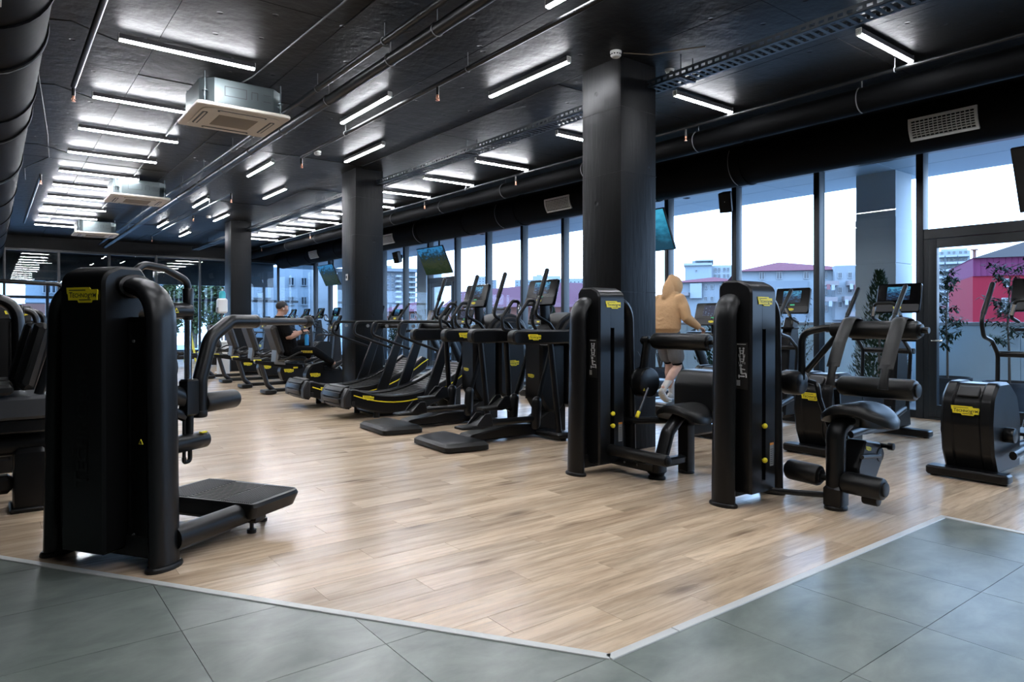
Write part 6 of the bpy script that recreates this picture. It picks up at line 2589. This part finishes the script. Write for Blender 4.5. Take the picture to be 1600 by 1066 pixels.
# hood: drape over the nape, pointed crown
hd.ball((.165, -.004, 1.515), .128, .108, .142, 20, 14)
limb(hd, [(.06, 0, 1.36), (.075, 0, 1.48), (.135, 0, 1.615)], [(.115, .075), (.105, .080), (.060, .055)])
hd.ball((.12, 0, 1.625), .055, .048, .045)
limb(hd, [(.09, 0, 1.37), (.19, -.02, 1.39)], [.100, .070])
for k in range(3):      # soft folds above the ribbed hem
    z = .965 + k * .05
    limb(hd, [(-.115, -.10 + .02 * k, z + .02), (-.132 + .006 * k, -.01, z - .006), (-.112, .11 - .02 * k, z + .018)], [.012, .019, .012], 8)
put(fuse(hd, .010, 5), 'hoodie', 'hoodie_tan', wk, 'tan hooded sweatshirt')
so = MB()
torso(so, [(.035, 0, .70, .12, .175), (.03, 0, .80, .128, .178), (.03, 0, .90, .125, .170), (.03, 0, .93, .11, .15)])
for s, (hp, kn, an) in legs.items():
    a, c = Vector(hp), Vector(kn)
    limb(so, [a, a.lerp(c, .35), a.lerp(c, .68)], [.105, .107, .106])
put(fuse(so, .010, 4), 'shorts', 'shorts_grey', wk, 'loose grey shorts')
us = MB()
for s, (hp, kn, an) in legs.items():
    a, c = Vector(hp), Vector(kn)
    limb(us, [a.lerp(c, .45), a.lerp(c, .62), a.lerp(c, .83)], [.090, .082, .074])
put(fuse(us, .010, 3), 'under_shorts', 'cloth_black', wk, 'black under shorts showing below the hem')
for s, (hp, kn, an) in legs.items():
    k_, a = Vector(kn), Vector(an)
    m = MB()
    limb(m, [a.lerp(k_, .36), a.lerp(k_, .1), a + Vector((.0, 0, -.02))], [.050, .044, .042])
    put(fuse(m, .008, 3), 'sock', 'sock_white', wk, 'white ankle sock')
    m = MB()
    if s < 0:
        limb(m, [(-.205, -.105, .150), (-.165, -.105, .085), (-.105, -.105, .040), (-.045, -.105, .034)], [(.036, .045), (.042, .040), (.046, .030), (.036, .024)])
    else:
        limb(m, [(.20, .09, .05), (.26, .09, .055), (.34, .09, .042), (.41, .09, .030)], [(.038, .050), (.042, .054), (.046, .034), (.036, .024)])
    sh = put(fuse(m, .008, 3), 'shoe', 'shoe_white', wk, 'pale trainer')
    m = MB()
    if s < 0:
        m.sweep([(-.215, -.105, .112), (-.17, -.105, .048), (-.105, -.105, .010), (-.04, -.105, .012)], (.044, .010), 10)
    else:
        m.sweep([(.165, .09, .012), (.26, .09, .010), (.34, .09, .010), (.43, .09, .014)], (.046, .012), 10)
    m.build('sole', 'sock_white', sh)

# -------------------------------------------------------------- man in black on the recumbent bike
sm = thing('person', 'man in a black T-shirt and black trousers seated on the nearest recumbent bike', 'person', (3.86, 12.05, 0))
b = MB()
M = head(b, (.245, 0, 1.500), (1, -.05, -.10), 1.02)
limb(b, [(.19, 0, 1.33), (.225, 0, 1.42)], [.066, .060])
torso(b, [(.36, 0, .68, .13, .17), (.34, 0, .78, .15, .165), (.31, 0, .92, .15, .165), (.26, 0, 1.08, .135, .175), (.225, 0, 1.22, .115, .185), (.20, 0, 1.30, .09, .15), (.195, 0, 1.35, .065, .08)])
arms = {-1: [(.205, -.195, 1.255), (.265, -.265, .985), (.515, -.225, 1.085)], 1: [(.205, .195, 1.255), (.285, .26, .99), (.55, .21, 1.07)]}
for s, (sh, el_, wr) in arms.items():
    limb(b, [sh, el_, Vector(el_).lerp(Vector(wr), .35), wr], [.060, .050, .047, .032])
    d = Vector(wr) - Vector(el_)
    hand(b, Vector(wr) + d.normalized() * .02, (d.x, d.y, d.z * .6), (0, .25 * -s, -1), -s, 1.0)
blegs = {-1: [(.37, -.10, .735), (.79, -.125, .735), (1.115, -.20, .50)], 1: [(.37, .10, .735), (.72, .13, .90), (.80, .20, .60)]}
for s, (hp, kn, an) in blegs.items():
    limb(b, [hp, kn, Vector(kn).lerp(Vector(an), .3), an], [.088, .058, .057, .038])
body = put(fuse(b, .0085), 'body', 'skin_tone', sm)
eyes(M, body)
ha = MB()
vs, fs = [], []
ha.ball((-.014, 0, .034), .103, .082, .092, 20, 14, M)
hm_ = MB()
keep = []
# short cropped hair: cap above the brow and behind the ears
for fce in ha.f:
    cc = Vector((0, 0, 0))
    for i in fce:
        cc += Vector(ha.v[i])
    cc /= len(fce)
    q = M.inverted() @ cc
    if q.z > .045 or (q.x < -.02 and q.z > -.03) or (q.x < .02 and q.z > .015):
        keep.append(fce)
hm_.v = ha.v
hm_.f = keep
h_ = hm_.build('hair', 'hair_black', sm, label='short black hair')
md = h_.modifiers.new('thickness', 'SOLIDIFY')
md.thickness = .012
m = MB()
m.ball((.0, -.086, -.016), .008, .007, .014, 10, 8, M)
m.build('earbud', 'white_plastic', sm, label='white earbud')
ts = MB()
torso(ts, [(.36, 0, .70, .155, .19), (.35, 0, .78, .172, .192), (.32, 0, .92, .168, .188), (.27, 0, 1.08, .152, .196), (.235, 0, 1.20, .132, .205), (.21, 0, 1.28, .105, .185), (.20, 0, 1.335, .082, .115), (.197, 0, 1.365, .073, .08)])
for s, (sh, el_, wr) in arms.items():
    a, c = Vector(sh), Vector(el_)
    limb(ts, [a + Vector((0, -s * .03, .01)), a.lerp(c, .35), a.lerp(c, .74)], [.080, .078, .074])
for k in range(4):
    z = .80 + .10 * k
    limb(ts, [(.33 - .04 * k * .6, -.19, z), (.45 - .045 * k * .6, -.13, z - .03), (.49 - .045 * k * .6, .0, z - .04)], [.006, .012, .006], 8)
put(fuse(ts, .010, 4), 't_shirt', 'cloth_black', sm, 'loose black T-shirt')
tr = MB()
torso(tr, [(.37, 0, .645, .14, .18), (.37, 0, .72, .165, .19), (.36, 0, .80, .15, .18)])
for s, (hp, kn, an) in blegs.items():
    a, k_, c = Vector(hp), Vector(kn), Vector(an)
    limb(tr, [a, a.lerp(k_, .5), k_, k_.lerp(c, .35), k_.lerp(c, .88)], [.108, .098, .078, .072, .056])
tr_o = put(fuse(tr, .010, 4), 'trousers', 'cloth_black', sm, 'loose black trousers')
# worn yellow print on the thigh, unreadable at this distance
pm = MB()
for k in range(7):
    x = .50 + k * .030
    pm.box((x, -.2285, .728 - k * .001), (x + .021, -.2215, .752 - k * .001))
    pm.box((x + .004, -.2285, .712 - k * .001), (x + .024, -.2215, .722 - k * .001))
pm.build('thigh_print', 'yellow_dull', tr_o, kind='stuff', smooth=0)
m = MB()
wv = Vector(arms[-1][2])
dv = (wv - Vector(arms[-1][1])).normalized()
m.cyl(wv - dv * .012, wv + dv * .012, .038, 16, .004)
m.build('wristband', 'cloth_black', sm)
for s, (hp, kn, an) in blegs.items():
    a = Vector(an)
    d = (Vector(an) - Vector(kn)).normalized()
    f = Vector((.78, 0, .55)) if s < 0 else Vector((.86, 0, .28))
    f.normalize()
    hl = a + d * .055
    m = MB()
    limb(m, [hl - f * .055, hl + f * .03, hl + f * .11 - d * -.012, hl + f * .185], [(.038, .046), (.043, .048), (.046, .036), (.036, .026)])
    sh = put(fuse(m, .008, 3), 'shoe', 'charcoal', sm, 'dark grey trainer')
    m = MB()
    so_ = d * .034
    m.sweep([hl - f * .075 + so_, hl + f * .05 + so_, hl + f * .20 + so_ * .7], (.045, .010), 10)
    m.build('sole', 'print_grey', sh)

t = thing('water_bottle', 'blue water bottle under the hand of the seated man', 'bottle', (3.86 + .60, 12.05 - .225, .845))
MB().lathe([(.032, 0), (.036, .006), (.036, .075), (.033, .09), (.036, .105), (.036, .165), (.022, .195)], 18).build('bottle_body', 'bottle_blue', t)
MB().lathe([(.022, .19), (.022, .235), (.012, .24)], 14).build('bottle_cap', 'mid_grey', t)

# loose power leads on the floor
def lead(x, y, label, seed, m='black_rubber'):
    rnd = random.Random(seed)
    t = thing('power_lead', label, 'cable', (x, y, 0), 0)
    pts = []
    for k in range(40):
        a = k * .55
        r = .09 + .02 * math.sin(k * 1.3)
        pts.append((math.cos(a) * r + k * .006, math.sin(a) * r, .008 + .012 * (1 + math.sin(k * .9))))
    MB().sweep(pts, .005, 6).build('coil', m, t)
    MB().box((pts[-1][0] - .02, pts[-1][1] - .015, .005), (pts[-1][0] + .04, pts[-1][1] + .015, .03), .006).build('plug', m, t)


lead(8.55, 3.0, 'coiled grey lead on the floor by the door frame', 1, 'mid_grey')
lead(4.62, 6.53, 'coiled black lead on the floor between the two cross trainers', 2)
